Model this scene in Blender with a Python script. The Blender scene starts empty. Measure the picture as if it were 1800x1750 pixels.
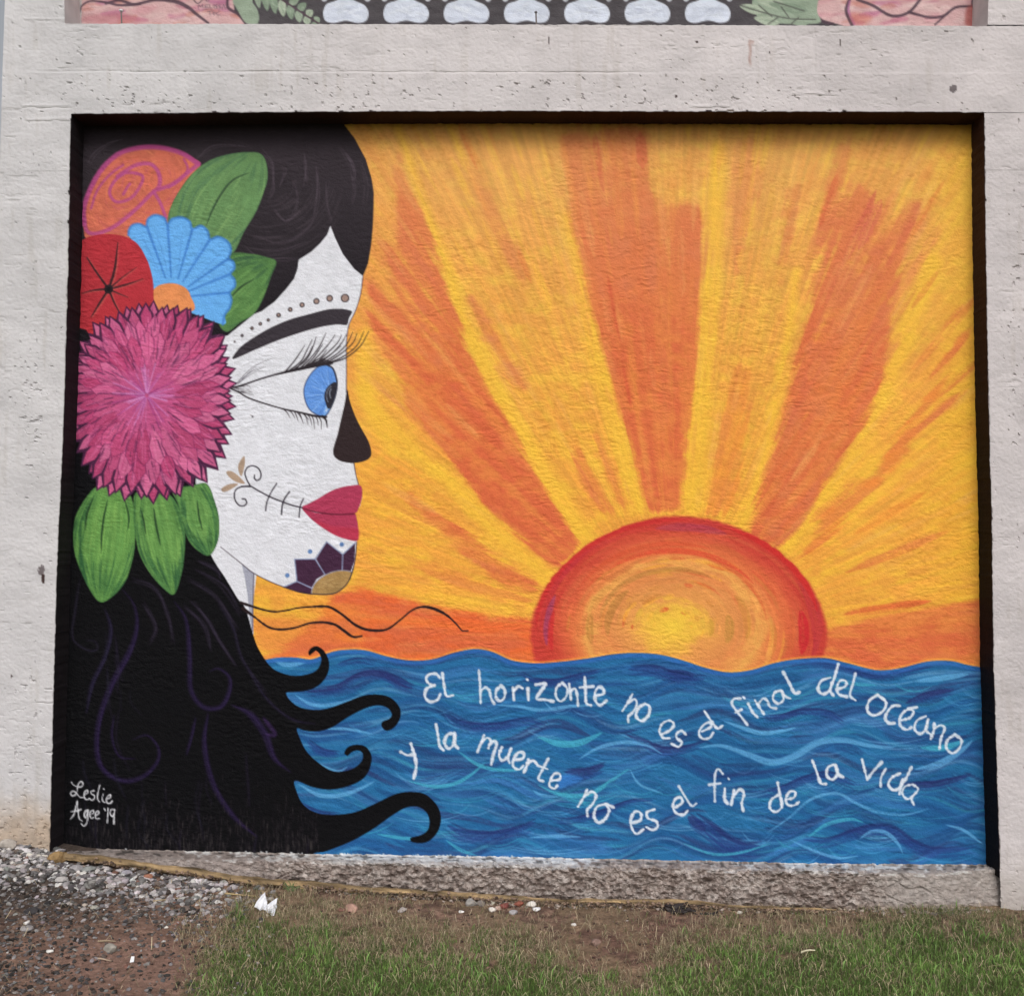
import bpy, math, numpy as np
from mathutils import Vector, Matrix, Euler
# ---------------------------------------------------------------- camera
SC = bpy.context.scene
CAM_LOC = np.array((0., -4.23, 1.5))
PITCH, YAW, ROLL = .0523107, .01371457, -.00657512
cam = bpy.data.objects.new('camera', bpy.data.cameras.new('camera'))
SC.collection.objects.link(cam); SC.camera = cam
cam.location = CAM_LOC
cam.rotation_mode = 'XYZ'; cam.rotation_euler = (math.pi/2+PITCH, ROLL, YAW)
cam.data.sensor_fit = 'HORIZONTAL'; cam.data.sensor_width = 36; cam.data.lens = 1733/1800*36
cam.data.clip_start = .05; cam.data.clip_end = 2000
# ---------------------------------------------------------------- overcast sky, weak wide sun
SUN_EL, SUN_AZ = math.radians(42), math.radians(5)      # azimuth measured from the wall's normal towards the right
world = bpy.data.worlds.new('World'); SC.world = world; world.use_nodes = True
nt = world.node_tree; nt.nodes.clear()
sky = nt.nodes.new('ShaderNodeTexSky'); sky.sky_type = 'NISHITA'; sky.sun_disc = False
sky.sun_elevation = SUN_EL; sky.sun_rotation = math.pi-SUN_AZ; sky.dust_density = 5; sky.air_density = 1.0
hs = nt.nodes.new('ShaderNodeHueSaturation'); hs.inputs['Saturation'].default_value = .22   # cloud cover greys the sky
bg = nt.nodes.new('ShaderNodeBackground'); bg.inputs['Strength'].default_value = .13
out = nt.nodes.new('ShaderNodeOutputWorld')
nt.links.new(sky.outputs[0], hs.inputs['Color']); nt.links.new(hs.outputs[0], bg.inputs[0]); nt.links.new(bg.outputs[0], out.inputs[0])
sd = bpy.data.lights.new('sun', 'SUN'); sd.energy = 1.2; sd.angle = math.radians(24); sd.color = (1, .965, .93)
sun = bpy.data.objects.new('sun', sd); SC.collection.objects.link(sun)
sv = Vector((math.sin(SUN_AZ)*math.cos(SUN_EL), -math.cos(SUN_AZ)*math.cos(SUN_EL), math.sin(SUN_EL)))
sun.rotation_euler = sv.to_track_quat('Z', 'Y').to_euler(); sun.location = (2, -5, 8)
SC.view_settings.view_transform = 'Standard'; SC.view_settings.look = 'None'
SC.view_settings.gamma = 1; SC.view_settings.use_curve_mapping = False
SC.view_settings.exposure = 0.03
SC.cycles.max_bounces = 5; SC.cycles.diffuse_bounces = 3
# ---------------------------------------------------------------- hand-painted colour, stroke by stroke (numpy)
def C1(*p): return [(90+x/3., 180+y/3.) for x, y in p]
def C2(*p): return [(90+x/3., 540+y/3.) for x, y in p]
def C3(*p): return [(80+x/2.3077, 960+y/2.3077) for x, y in p]
def C4(*p): return [(380+x/4.375, 480+y/4.375) for x, y in p]
def C5(*p): return [(370+x/3.75, 780+y/3.75) for x, y in p]
def CA(*p): return [(680+x/3.214, 1120+y/3.214) for x, y in p]
def CB(*p): return [(1220+x/3.103, 1120+y/3.103) for x, y in p]
def CS(*p): return [(100+x/13.846, 1360+y/13.846) for x, y in p]

def _hash(ix, iy, seed):
    h = (ix.astype(np.int64)*374761393 + iy.astype(np.int64)*668265263 + seed*2147483647) & 0xffffffff
    h = ((h ^ (h >> 13))*1274126177) & 0xffffffff
    return ((h ^ (h >> 16)) & 0xffff)/65535.0
def vnoise(x, y, seed=0):
    x = np.asarray(x, float); y = np.asarray(y, float)
    ix = np.floor(x); iy = np.floor(y); fx = x-ix; fy = y-iy
    fx = fx*fx*(3-2*fx); fy = fy*fy*(3-2*fy)
    a = _hash(ix, iy, seed); b = _hash(ix+1, iy, seed); c = _hash(ix, iy+1, seed); d = _hash(ix+1, iy+1, seed)
    return (a*(1-fx)+b*fx)*(1-fy)+(c*(1-fx)+d*fx)*fy
def fbm(x, y, seed=0, n=4):
    s = 0; a = .5; t = 0
    for i in range(n):
        s = s+a*vnoise(x*2**i+13.7*i, y*2**i-7.3*i, seed+i); t += a; a *= .5
    return s/t
def sstep(a, b, x):
    t = np.clip((x-a)/(b-a), 0, 1); return t*t*(3-2*t)
def smooth(pts, closed=False, step=3.0):
    P = np.array(pts, float)
    if len(P) < 3: return P
    if closed: Q = np.vstack([P[-1], P, P[0], P[1]])
    else: Q = np.vstack([2*P[0]-P[1], P, 2*P[-1]-P[-2]])
    out = []
    for i in range(1, len(Q)-2):
        p0, p1, p2, p3 = Q[i-1], Q[i], Q[i+1], Q[i+2]
        n = max(1, int(np.hypot(*(p2-p1))/step)); t = np.arange(n)[:, None]/n
        out.append(.5*((2*p1)+(-p0+p2)*t+(2*p0-5*p1+4*p2-p3)*t**2+(-p0+3*p1-3*p2+p3)*t**3))
    if not closed: out.append(Q[-2][None])
    return np.vstack(out)
def box(a, r):
    r = int(r)
    if r < 1: return a
    for ax in (0, 1):
        p = [(0, 0), (0, 0)]; p[ax] = (r+1, r); c = np.cumsum(np.pad(a, p, mode='edge'), axis=ax)
        n = 2*r+1
        a = (c[n:]-c[:-n])/n if ax == 0 else (c[:, n:]-c[:, :-n])/n
    return a

class Canvas:
    def __init__(s, x0, y0, x1, y1, K, base):
        s.x0, s.y0, s.K = x0, y0, K
        s.W = int((x1-x0)*K)//2*2; s.H = int((y1-y0)*K)//2*2
        s.rgb = np.empty((s.H, s.W, 3), np.float32); s.rgb[:] = base
        s.id = np.zeros((s.H, s.W), np.uint8)
        s.rng = np.random.default_rng(5)
        n = s.rng.random((512, 512)); s.ST = box(box(n, 1), 1); s.ST = (s.ST-s.ST.min())/(s.ST.max()-s.ST.min())
        X, Y = s.grid(0, 0, s.W, s.H)
        s.tooth = (vnoise(X/2.3, Y/2.3, 3)*.6+vnoise(X/1.2, Y/1.2, 9)*.4).astype(np.float32)
    def grid(s, i0, j0, i1, j1):
        x = s.x0+(np.arange(i0, i1)+.5)/s.K; y = s.y0+(np.arange(j0, j1)+.5)/s.K
        return np.meshgrid(x, y)
    def bb(s, P, m):
        i0 = max(0, int((P[:, 0].min()-m-s.x0)*s.K)); i1 = min(s.W, int((P[:, 0].max()+m-s.x0)*s.K)+2)
        j0 = max(0, int((P[:, 1].min()-m-s.y0)*s.K)); j1 = min(s.H, int((P[:, 1].max()+m-s.y0)*s.K)+2)
        return i0, j0, i1, j1
    def mask(s, pts, sm=True, blur=0, step=3.0):
        P = smooth(pts, True, step) if sm else np.array(pts, float)
        i0, j0, i1, j1 = s.bb(P, blur*2+2)
        if i1 <= i0 or j1 <= j0: return None
        M = np.zeros((j1-j0, i1-i0), np.float32)
        px = (P[:, 0]-s.x0)*s.K; py = (P[:, 1]-s.y0)*s.K
        qx = np.roll(px, -1); qy = np.roll(py, -1)
        SUB = 2
        for j in range(j0, j1):
            for k in range(SUB):
                y = j+(k+.5)/SUB
                hit = (py <= y) != (qy <= y)
                if not hit.any(): continue
                xs = np.sort(px[hit]+(y-py[hit])*(qx[hit]-px[hit])/(qy[hit]-py[hit]))-i0
                row = M[j-j0]
                for a, b in zip(xs[::2], xs[1::2]):
                    a = min(max(a, 0), i1-i0); b = min(max(b, 0), i1-i0)
                    if b <= a: continue
                    ia, ib = int(a), int(b)
                    if ia == ib:
                        row[ia] += (b-a)/SUB
                    else:
                        row[ia] += (ia+1-a)/SUB
                        row[ia+1:ib] += 1./SUB
                        if ib < len(row): row[ib] += (b-ib)/SUB
        if blur: M = box(box(M, blur*s.K/2), blur*s.K/2)
        return i0, j0, i1, j1, M
    def put(s, bb, M, col, idv=None, a=1.0):
        i0, j0, i1, j1 = bb
        v = s.rgb[j0:j1, i0:i1]; m = (M*a)[..., None]
        v += m*(np.asarray(col, np.float32)-v)
        if idv is not None: s.id[j0:j1, i0:i1][M > .5] = idv
    def poly(s, pts, col, idv=None, sm=True, a=1, blur=0, var=0, step=3.0, dry=0):
        r = s.mask(pts, sm, blur, step)
        if r is None: return None
        i0, j0, i1, j1, M = r
        if dry: M = M*sstep(dry-.25, dry+.1, s.tooth[j0:j1, i0:i1])
        c = np.asarray(col, np.float32)
        if var:
            X, Y = s.grid(i0, j0, i1, j1)
            c = c*(1+var*(fbm(X/14, Y/14, 77)-.5)*2)[..., None]
        s.put((i0, j0, i1, j1), M, c, idv, a)
        return r
    def stroke(s, pts, w, col, a=1, soft=.9, dry=0, sm=True, idv=None, clip=None, taper=0, streak=1.6, step=None, rough=0):
        P = smooth(pts, False, step or 3.0) if sm else np.array(pts, float)
        n = len(P); L = np.concatenate([[0], np.cumsum(np.hypot(*np.diff(P, axis=0).T))]); T = L/max(L[-1], 1e-6)
        if np.ndim(w): R = np.interp(T, np.linspace(0, 1, len(w)), w)/2
        else: R = np.full(n, w/2.)
        if taper: R = R*np.clip(np.minimum(T, 1-T)/taper, 0, 1)**.6
        if rough: R = R*(1+rough*(vnoise(L/3.5, L*0+P[0, 0], 4)-.5)*2)
        m = R.max()+soft+1
        i0, j0, i1, j1 = s.bb(P, m)
        if i1 <= i0 or j1 <= j0: return
        M = np.zeros((j1-j0, i1-i0), np.float32)
        if dry: U = np.zeros_like(M); V = np.zeros_like(M)
        off = s.rng.integers(0, 512, 2)
        for k in range(n-1):
            p, q = P[k], P[k+1]; mm = max(R[k], R[k+1])+soft+.5
            a0 = max(i0, int((min(p[0], q[0])-mm-s.x0)*s.K)); a1 = min(i1, int((max(p[0], q[0])+mm-s.x0)*s.K)+2)
            b0 = max(j0, int((min(p[1], q[1])-mm-s.y0)*s.K)); b1 = min(j1, int((max(p[1], q[1])+mm-s.y0)*s.K)+2)
            if a1 <= a0 or b1 <= b0: continue
            x = s.x0+(np.arange(a0, a1)+.5)/s.K-p[0]; y = (s.y0+(np.arange(b0, b1)+.5)/s.K-p[1])[:, None]
            d = q-p; l2 = d@d+1e-9
            t = np.clip((x*d[0]+y*d[1])/l2, 0, 1)
            dx = x-t*d[0]; dy = y-t*d[1]; D = np.sqrt(dx*dx+dy*dy)
            r = R[k]+(R[k+1]-R[k])*t
            c = np.clip((r-D)/soft+.5, 0, 1)*np.clip(r*2.2, 0, 1)
            sl = (slice(b0-j0, b1-j0), slice(a0-i0, a1-i0))
            up = c > M[sl]
            M[sl] = np.where(up, c, M[sl])
            if dry:
                U[sl] = np.where(up, L[k]+t*(L[k+1]-L[k]), U[sl])
                V[sl] = np.where(up, (dx*d[1]-dy*d[0])/np.sqrt(l2), V[sl])
        if dry:
            nz = s.ST[(U/18).astype(int)+off[0] & 511, (V*streak).astype(int)+off[1] & 511]*.7+s.tooth[j0:j1, i0:i1]*.3
            M = M*sstep(dry-.18, dry+.18, nz)
        if clip is not None: M = M*np.isin(s.id[j0:j1, i0:i1], clip)
        s.put((i0, j0, i1, j1), M, col, idv, a)
    def dot(s, c, r, col, idv=None, a=1, soft=.9):
        s.stroke([c, (c[0]+.01, c[1])], 2*r, col, a, soft, sm=False, idv=idv)

IDS = {0: 'sky', 1: 'sun', 2: 'sea', 3: 'face', 4: 'hair', 5: 'brow', 6: 'iris', 7: 'lashes', 8: 'nose', 9: 'lips', 10: 'scroll',
       11: 'chin', 12: 'rose', 13: 'leafA', 14: 'leafB', 15: 'daisy', 16: 'dcen', 17: 'poppy', 18: 'dahlia', 19: 'leaf1', 20: 'leaf2',
       21: 'leaf3', 22: 'strand', 23: 'strand2', 24: 'border', 25: 'pupil', 26: 'neck', 27: 'dots', 28: 'gold', 29: 'petal'}
SUNC = (1190., 1125.)

def paint_mural():
    cv = Canvas(84, 190, 1764, 1530, 1.2, (240, 178, 66))
    rng = cv.rng
    U = rng.uniform
    # ---- the painted sky
    X, Y = cv.grid(0, 0, cv.W, cv.H)
    th = np.arctan2(X-SUNC[0], SUNC[1]-Y); rr = np.hypot(X-SUNC[0], Y-SUNC[1])
    big = fbm(X/150, Y/150, 21)
    fan = fbm(th*34, rr/330, 31, 3); fine = fbm(th*120, rr/110, 41, 2)
    iso = fbm(X/26+2*big, Y/17, 35, 4)
    warm = sstep(.22, .66, .38*fan+.62*iso)
    c = np.empty_like(cv.rgb)
    up = sstep(900, 200, Y)[..., None]  # haze of the upper sky, mixed into the yellows and the peach tint below
    yel = np.array((241, 184, 66))*(1-up)+np.array((231, 180, 88))*up
    amb = np.array((235, 163, 68))*(1-up)+np.array((227, 162, 86))*up
    c[:] = yel*(1-warm[..., None])+amb*warm[..., None]
    peach = (sstep(520, 240, Y)*sstep(.35, .65, big)*.45)[..., None]
    c += peach*(np.array((232, 170, 98))-c)
    c *= (1+.06*(fine-.5)*2)[..., None]
    left = (sstep(800, 640, X)*sstep(260, 480, Y)*(1-sstep(560, 760, Y))*.35)[..., None]
    c += left*(np.array((232, 150, 80))-c)
    edge = (sstep(1600, 1705, X)*.35)[..., None]
    c += edge*(np.array((236, 186, 48))-c)
    cv.rgb[:] = c
    def ray(pts, col, col2, a=.95, blur=10, k=.9, seed=1):
        r = cv.mask(pts, False, blur*2.0)
        i0, j0, i1, j1, M = r
        t_, r_ = th[j0:j1, i0:i1], rr[j0:j1, i0:i1]
        n = fbm(t_*42+seed, r_/230, 51+seed, 3); n2 = fbm(t_*150, r_/90, 61+seed, 2)
        tt = cv.tooth[j0:j1, i0:i1]
        far = 1+1.3*sstep(480, 820, r_)
        iso_ = iso[j0:j1, i0:i1]
        A = sstep(.16, .84, M*(1-.16*(far-1))+.5*(iso_-.5)+k*1.0*far*(n-.5)+.28*(n2-.5)+.3*(tt-.5)*(1-abs(2*M-1)))*np.clip(M*3, 0, 1)*a*(.78+.4*n)
        A = np.clip(A*(1-.42*sstep(430, 260, Y[j0:j1, i0:i1])), 0, .96)
        mixn = sstep(.35, .68, .5*fbm(t_*30, r_/170, 71+seed, 3)+.5*iso_)[..., None]
        cc = np.array(col)*(1-mixn)+np.array(col2)*mixn
        uu = sstep(720, 260, Y[j0:j1, i0:i1])[..., None]*.75
        cc = cc*(1-uu)+(np.array((220, 138, 88))*(1-mixn)+np.array((211, 116, 82))*mixn)*uu
        cv.put((i0, j0, i1, j1), A.astype(np.float32), cc)
    OR, RD, PK = (225, 128, 70), (215, 102, 66), (210, 118, 86)
    # yellow glow lines next to the rays
    for p, w in (([(700, 225), (745, 360), (790, 480), (812, 557), (850, 640), (910, 757), (945, 823), (1030, 950)], (10, 14, 16, 20, 30, 36, 40, 40)),
                 ([(1000, 380), (1022, 480), (1040, 600), (1068, 700), (1095, 800), (1118, 890)], (14, 20, 28, 34, 34, 30)),
                 ([(1262, 260), (1256, 400), (1246, 560), (1232, 720), (1220, 890)], (22, 30, 34, 36, 36)),
                 ([(1400, 480), (1380, 620), (1350, 770), (1320, 880), (1302, 925)], (14, 16, 16, 18, 14)),
                 ([(1640, 460), (1580, 620), (1500, 790), (1430, 900), (1380, 960)], (30, 40, 34, 30, 22)),
                 ([(640, 690), (700, 760), (800, 860), (900, 960), (960, 1015)], (20, 26, 26, 28, 26)),
                 ([(640, 590), (645, 700), (690, 790)], (26, 30, 20))):
        cv.stroke(p, w, (244, 196, 64), a=.6, soft=16, dry=.3, streak=.8)
    ray([(975, 1005), (900, 930), (853, 885), (787, 797), (720, 715), (680, 640), (650, 575), (640, 520), (655, 500), (690, 545), (678, 425), (705, 420), (700, 360), (692, 300), (700, 245), (712, 290), (742, 373), (781, 483), (803, 557), (835, 633), (852, 680), (905, 757), (937, 823), (1018, 960)], RD, OR, blur=8, k=.65)
    ray([(650, 470), (690, 400), (740, 420), (800, 560), (780, 640), (700, 600)], OR, PK, a=.5, blur=18)
    ray([(1140, 900), (1107, 773), (1084, 720), (1066, 640), (1048, 573), (1034, 500), (1006, 405), (1000, 350), (985, 240), (1150, 225), (1140, 330), (1185, 360), (1238, 365), (1236, 476), (1222, 638), (1208, 760), (1196, 897)], RD, OR, blur=9, k=.62, seed=5)
    ray([(985, 215), (1140, 215), (1150, 400), (1240, 420), (1235, 500), (1060, 520), (1010, 440)], PK, OR, a=.55, blur=20, k=1.3, seed=9)
    ray([(1312, 938), (1338, 859), (1366, 766), (1383, 700), (1415, 562), (1440, 440), (1446, 370), (1462, 250), (1490, 225), (1500, 330), (1560, 350), (1535, 440), (1600, 360), (1622, 360), (1600, 470), (1562, 560), (1556, 610), (1540, 690), (1518, 742), (1473, 810), (1421, 898), (1369, 966)], RD, OR, blur=10, k=.8, seed=13)
    ray([(1350, 960), (1383, 700), (1440, 400), (1560, 350), (1640, 380), (1640, 440), (1570, 640), (1480, 790), (1380, 960)], OR, PK, a=.45, blur=18, k=1.2, seed=15)
    ray([(1395, 985), (1450, 905), (1530, 840), (1600, 740), (1650, 650), (1702, 560), (1704, 600), (1640, 720), (1590, 800), (1530, 865), (1440, 960)], OR, (236, 135, 62), a=.8, blur=9, k=1.1, seed=19)
    ray([(1290, 260), (1325, 245), (1335, 330), (1310, 420), (1300, 560), (1292, 400)], PK, OR, a=.5, blur=9, k=1.1, seed=22)
    ray([(1378, 340), (1405, 320), (1402, 400), (1380, 470), (1366, 560), (1368, 430)], PK, OR, a=.55, blur=9, k=1.1, seed=24)
    ray([(820, 500), (850, 540), (885, 600), (930, 680), (925, 690), (880, 660), (846, 600)], OR, PK, a=.6, blur=9, k=1.1, seed=27)
    ray([(800, 230), (830, 250), (870, 360), (920, 470), (925, 510), (880, 430), (830, 310)], OR, PK, a=.4, blur=10, k=1.2, seed=29)
    ray([(1000, 780), (1020, 790), (1060, 870), (1080, 905), (1050, 900), (1020, 850)], OR, OR, a=.7, blur=8, k=1.1, seed=31)
    ray([(1040, 760), (1060, 770), (1100, 860), (1110, 900), (1080, 880)], OR, OR, a=.6, blur=8, k=1.1, seed=33)
    ray([(1240, 905), (1262, 780), (1290, 640), (1320, 640), (1312, 760), (1290, 900)], (236, 140, 62), OR, a=.55, blur=9, k=1.3, seed=35)
    ray([(600, 1040), (640, 1030), (700, 1052), (780, 1072), (860, 1085), (940, 1090), (960, 1190), (450, 1190), (520, 1120)], RD, (232, 105, 55), blur=12, k=.5, seed=37)
    ray([(450, 1090), (560, 1060), (640, 1060), (640, 1190), (450, 1190)], OR, (238, 150, 60), a=.55, blur=16, k=1, seed=39)
    ray([(1440, 1112), (1530, 1088), (1620, 1068), (1730, 1048), (1830, 1030), (1840, 1200), (1440, 1200)], RD, OR, blur=8, k=.5, seed=41)
    ray([(700, 975), (760, 985), (850, 1020), (935, 1045), (930, 1060), (850, 1045), (760, 1010)], OR, OR, a=.6, blur=8, k=1.2, seed=43)
    ray([(672, 820), (720, 860), (800, 920), (880, 985), (945, 1022), (945, 1040), (880, 1020), (790, 950), (715, 880)], OR, RD, a=.75, blur=9, k=1.1, seed=45)
    # single brush marks
    def rad(x, y, l, w, col, a, dry=.42, bend=0):
        d = np.array((x-SUNC[0], y-SUNC[1])); d /= np.hypot(*d); nn = np.array((-d[1], d[0]))
        p = np.array((x, y))
        cv.stroke([p, p+d*l*.5+nn*bend, p+d*l], w, col, a=a, soft=3.4, dry=dry, taper=.25, step=12, clip=[0])
    for x, y, l, w, c_ in ((1484, 1007, 200, 12, RD), (1560, 800, 170, 13, OR), (1648, 700, 130, 9, RD), (1632, 665, 90, 8, RD), (1596, 660, 200, 12, OR), (1608, 760, 105, 10, OR),
                          (1480, 470, 150, 14, (205, 90, 80)), (1508, 440, 100, 18, (208, 92, 85)), (1600, 545, 90, 9, OR), (1655, 580, 60, 7, RD), (1600, 420, 120, 10, OR), (840, 300, 90, 7, OR),
                          (935, 500, 70, 8, OR), (1062, 340, 110, 12, (208, 96, 72)), (1130, 300, 70, 16, (212, 100, 74)), (1440, 400, 100, 14, RD), (940, 1028, 120, 13, RD),
                          (1420, 920, 110, 16, OR), (1090, 600, 120, 6, (206, 86, 60)), (1110, 720, 90, 5, (212, 90, 60)), (1500, 940, 150, 12, (238, 140, 60)), (1480, 1080, 160, 12, (214, 70, 55))):
        rad(x, y, l, w*1.15, c_, .55, .42)
    pal = [(248, 204, 76), (242, 188, 76), (233, 154, 80), (226, 136, 80), (246, 200, 68), (212, 108, 76), (236, 176, 104)]
    for i in range(900):
        x, y = U(610, 1715), U(215, 1150)
        if y > 900 and abs(x-SUNC[0]) < 260: continue
        base = cv.rgb[min(cv.H-1, int((y-190)*1.2)), int((x-84)*1.2)]
        red = base[1] < 140
        k = rng.choice([3, 5, 5, 2, 6]) if red else rng.choice([0, 1, 2, 4, 6])
        if rng.random() < .12: k = 2
        rad(x, y, U(30, 150), U(4, 14), pal[k], U(.12, .34), .42, U(-3, 3))
    # mottled plaster-coloured wear
    X2 = fbm(X/5, Y/3.2, 81, 3); mott = (sstep(.45, .85, X2)*.10*sstep(.35, .6, fbm(X/90, Y/90, 83)))[..., None]
    cv.rgb *= 1-mott*np.array((.5, .8, 1.2))
    # ---- the sun, ring by ring
    e = (np.abs((X-1193)/262)**1.85+np.abs((Y-1115)/210)**1.85)**(1/1.85)
    th2 = np.arctan2((Y-1115)/210, (X-1193)/262)
    M = (sstep(1.012, .975, e+.01*(vnoise(th2*30, e*0, 5)-.5))*(Y < 1200)).astype(np.float32)
    ec = np.sqrt(((X-1183)/262)**2+((Y-1100)/205)**2)
    en = ec+.17*(fbm(th2*2.2+ec*2, ec*9, 91, 4)-.5)+.03*(vnoise(th2*22, ec*40, 93)-.5)
    eo = e+.12*(fbm(th2*3, e*12, 95, 4)-.5)
    ks = [0, .16, .28, .40, .48, .56, .64, .72, .81, .90, 1.2]
    kc = np.array([(240, 198, 70), (236, 184, 72), (228, 154, 82), (220, 142, 80), (226, 140, 80), (232, 166, 86), (226, 130, 74), (218, 108, 66), (210, 90, 62), (198, 66, 54), (188, 56, 54)], float)
    f_ = sstep(.5, .8, en)*eo+(1-sstep(.5, .8, en))*en
    sc = np.stack([np.interp(f_, ks, kc[:, i]) for i in range(3)], -1)
    cv.put((0, 0, cv.W, cv.H), M, sc, 1)
    for i in range(330):
        t0 = U(-np.pi*1.02, .05); L = U(.12, .6); r = U(.12, .97)
        tt = np.linspace(t0, t0+L, 7)
        cxx, cyy, rx, ry = (1193, 1115, 262, 210) if r > .6 else (1183, 1103, 262, 205)
        col = kc[int(np.searchsorted(ks, r))-1 if r > .05 else 0]*U(.9, 1.06)+U(-8, 8)
        if r > .9: col = [(200, 62, 52), (184, 54, 56), (212, 82, 58), (190, 62, 66)][rng.integers(4)]
        elif r < .75 and rng.random() < .25: col = [(214, 80, 50), (244, 178, 66), (206, 130, 60)][rng.integers(3)]
        cv.stroke([(cxx+rx*r*np.cos(q), cyy+ry*r*np.sin(q)) for q in tt], U(3, 9), col, a=U(.3, .7), soft=2, dry=.42, taper=.3, clip=[1], step=8)
    def arc(r, t0, t1, w, col, a, c_=(1183, 1103, 262, 205), dry=.35):
        tt = np.linspace(t0, t1, 12)
        cv.stroke([(c_[0]+c_[2]*r*np.cos(q), c_[1]+c_[3]*r*np.sin(q)) for q in tt], w, col, a=a, soft=3, dry=dry, taper=.3, clip=[1])
    S = (1193, 1115, 262, 210)
    arc(.5, -3.0, -1.0, 9, (176, 128, 62), .6); arc(.44, -3.3, -2.3, 14, (178, 126, 60), .6); arc(.56, -3.4, -2.9, 12, (178, 124, 58), .6)
    arc(.38, -.3, .35, 16, (184, 136, 60), .6); arc(.26, -.3, .3, 9, (200, 150, 56), .6); arc(.5, -.6, .2, 14, (196, 132, 60), .5)
    arc(.66, -2.3, -.6, 10, (216, 72, 50), .75); arc(.72, -2.6, -1.2, 8, (214, 84, 52), .6); arc(.63, -1.2, -.1, 6, (214, 90, 54), .6)
    arc(.89, -3.25, -2.75, 11, (146, 64, 116), .6, S, .35); arc(.93, -3.1, -2.2, 13, (190, 48, 60), .55, S); arc(.86, -3.3, -2.9, 10, (205, 45, 50), .7, S)
    arc(.9, -1.75, -1.2, 15, (164, 66, 100), .45, S); arc(.93, -.5, .15, 20, (184, 56, 66), .45, S); arc(.84, -.25, .2, 18, (200, 36, 48), .8, S)
    arc(.95, -1.2, -.2, 12, (205, 46, 44), .8, S, .2); arc(.96, -3.1, -1.5, 11, (200, 50, 48), .8, S, .2)
    # ---- the sea
    top = [(466, 1159), (490, 1155), (520, 1155), (548, 1158), (575, 1148), (600, 1142), (640, 1142), (680, 1153), (720, 1160), (760, 1158), (800, 1146), (835, 1140), (865, 1145), (900, 1160), (940, 1165), (980, 1163), (1030, 1157), (1080, 1149), (1120, 1147), (1160, 1150), (1200, 1160), (1240, 1173), (1280, 1181), (1320, 1177), (1360, 1165), (1400, 1158), (1450, 1156), (1490, 1165), (1540, 1177), (1580, 1174), (1630, 1162), (1670, 1161), (1700, 1168), (1724, 1172)]
    tp = smooth(top)
    cv.stroke(tp[20:], 7, (246, 176, 70), a=.6, soft=3, sm=False, dry=.3)
    sea = [tuple(p) for p in tp]+[(1800, 1172), (1800, 1560), (440, 1560), (440, 1159)]
    cv.poly(sea, (38, 106, 158), 2, sm=False, var=.05)
    def wave(x, y): return 14*np.sin(2*np.pi*x/262+y*.021+1.9*np.sin(y*.018))+5*np.sin(2*np.pi*x/131+y*.05)
    top_y = lambda x: np.interp(x, tp[:, 0], tp[:, 1])
    cls = [((30, 82, 138), .26), ((32, 62, 116), .15), ((42, 48, 98), .05), ((70, 142, 188), .18), ((60, 150, 180), .15), ((110, 164, 206), .11), ((60, 114, 176), .10)]
    cl = np.array([c_[1] for c_ in cls]); cl = cl/cl.sum()
    for i in range(1150):
        x0 = U(440, 1740); y0 = U(1150, 1525); L = U(50, 210)
        b = np.clip((y0-top_y(x0))/70, 0, 1)
        xs = np.linspace(x0, x0+L, 9)
        ys = y0+(1-b)*(top_y(xs)-top_y(x0))+b*(wave(xs, y0)-wave(x0, y0)*.4)
        k = rng.choice(len(cls), p=cl); col = np.array(cls[k][0])*U(.92, 1.08)
        thin = k in (3, 4, 5)
        cv.stroke(list(zip(xs, ys)), U(1.5, 7) if thin else U(6, 18), col, a=U(.2, .55) if thin else U(.3, .65), soft=2.6, dry=.4, taper=.35, clip=[2], step=7)
    for i in range(120):   # scooped crescents
        x0 = U(560, 1700); y0 = U(1190, 1510); L = U(50, 150); h = U(8, 26); tl = U(-10, 10)
        t = np.linspace(0, 1, 8)
        col = [(72, 152, 204), (64, 168, 196), (112, 174, 222)][rng.integers(3)]
        for q in range(rng.integers(1, 4)):
            cv.stroke(list(zip(x0+L*t+q*4, y0+h*4*t*(1-t)+tl*t+q*5)), U(1.4, 3.2), col, a=U(.25, .6), soft=1.2, dry=.36, taper=.4, clip=[2], step=7)
    DK, DP = (42, 46, 104), (36, 58, 122)
    def sw(p, w, col, a=.8, dry=.22): cv.stroke(p, w, col, a=a, soft=1.6, dry=dry, taper=.35, clip=[2])
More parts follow.
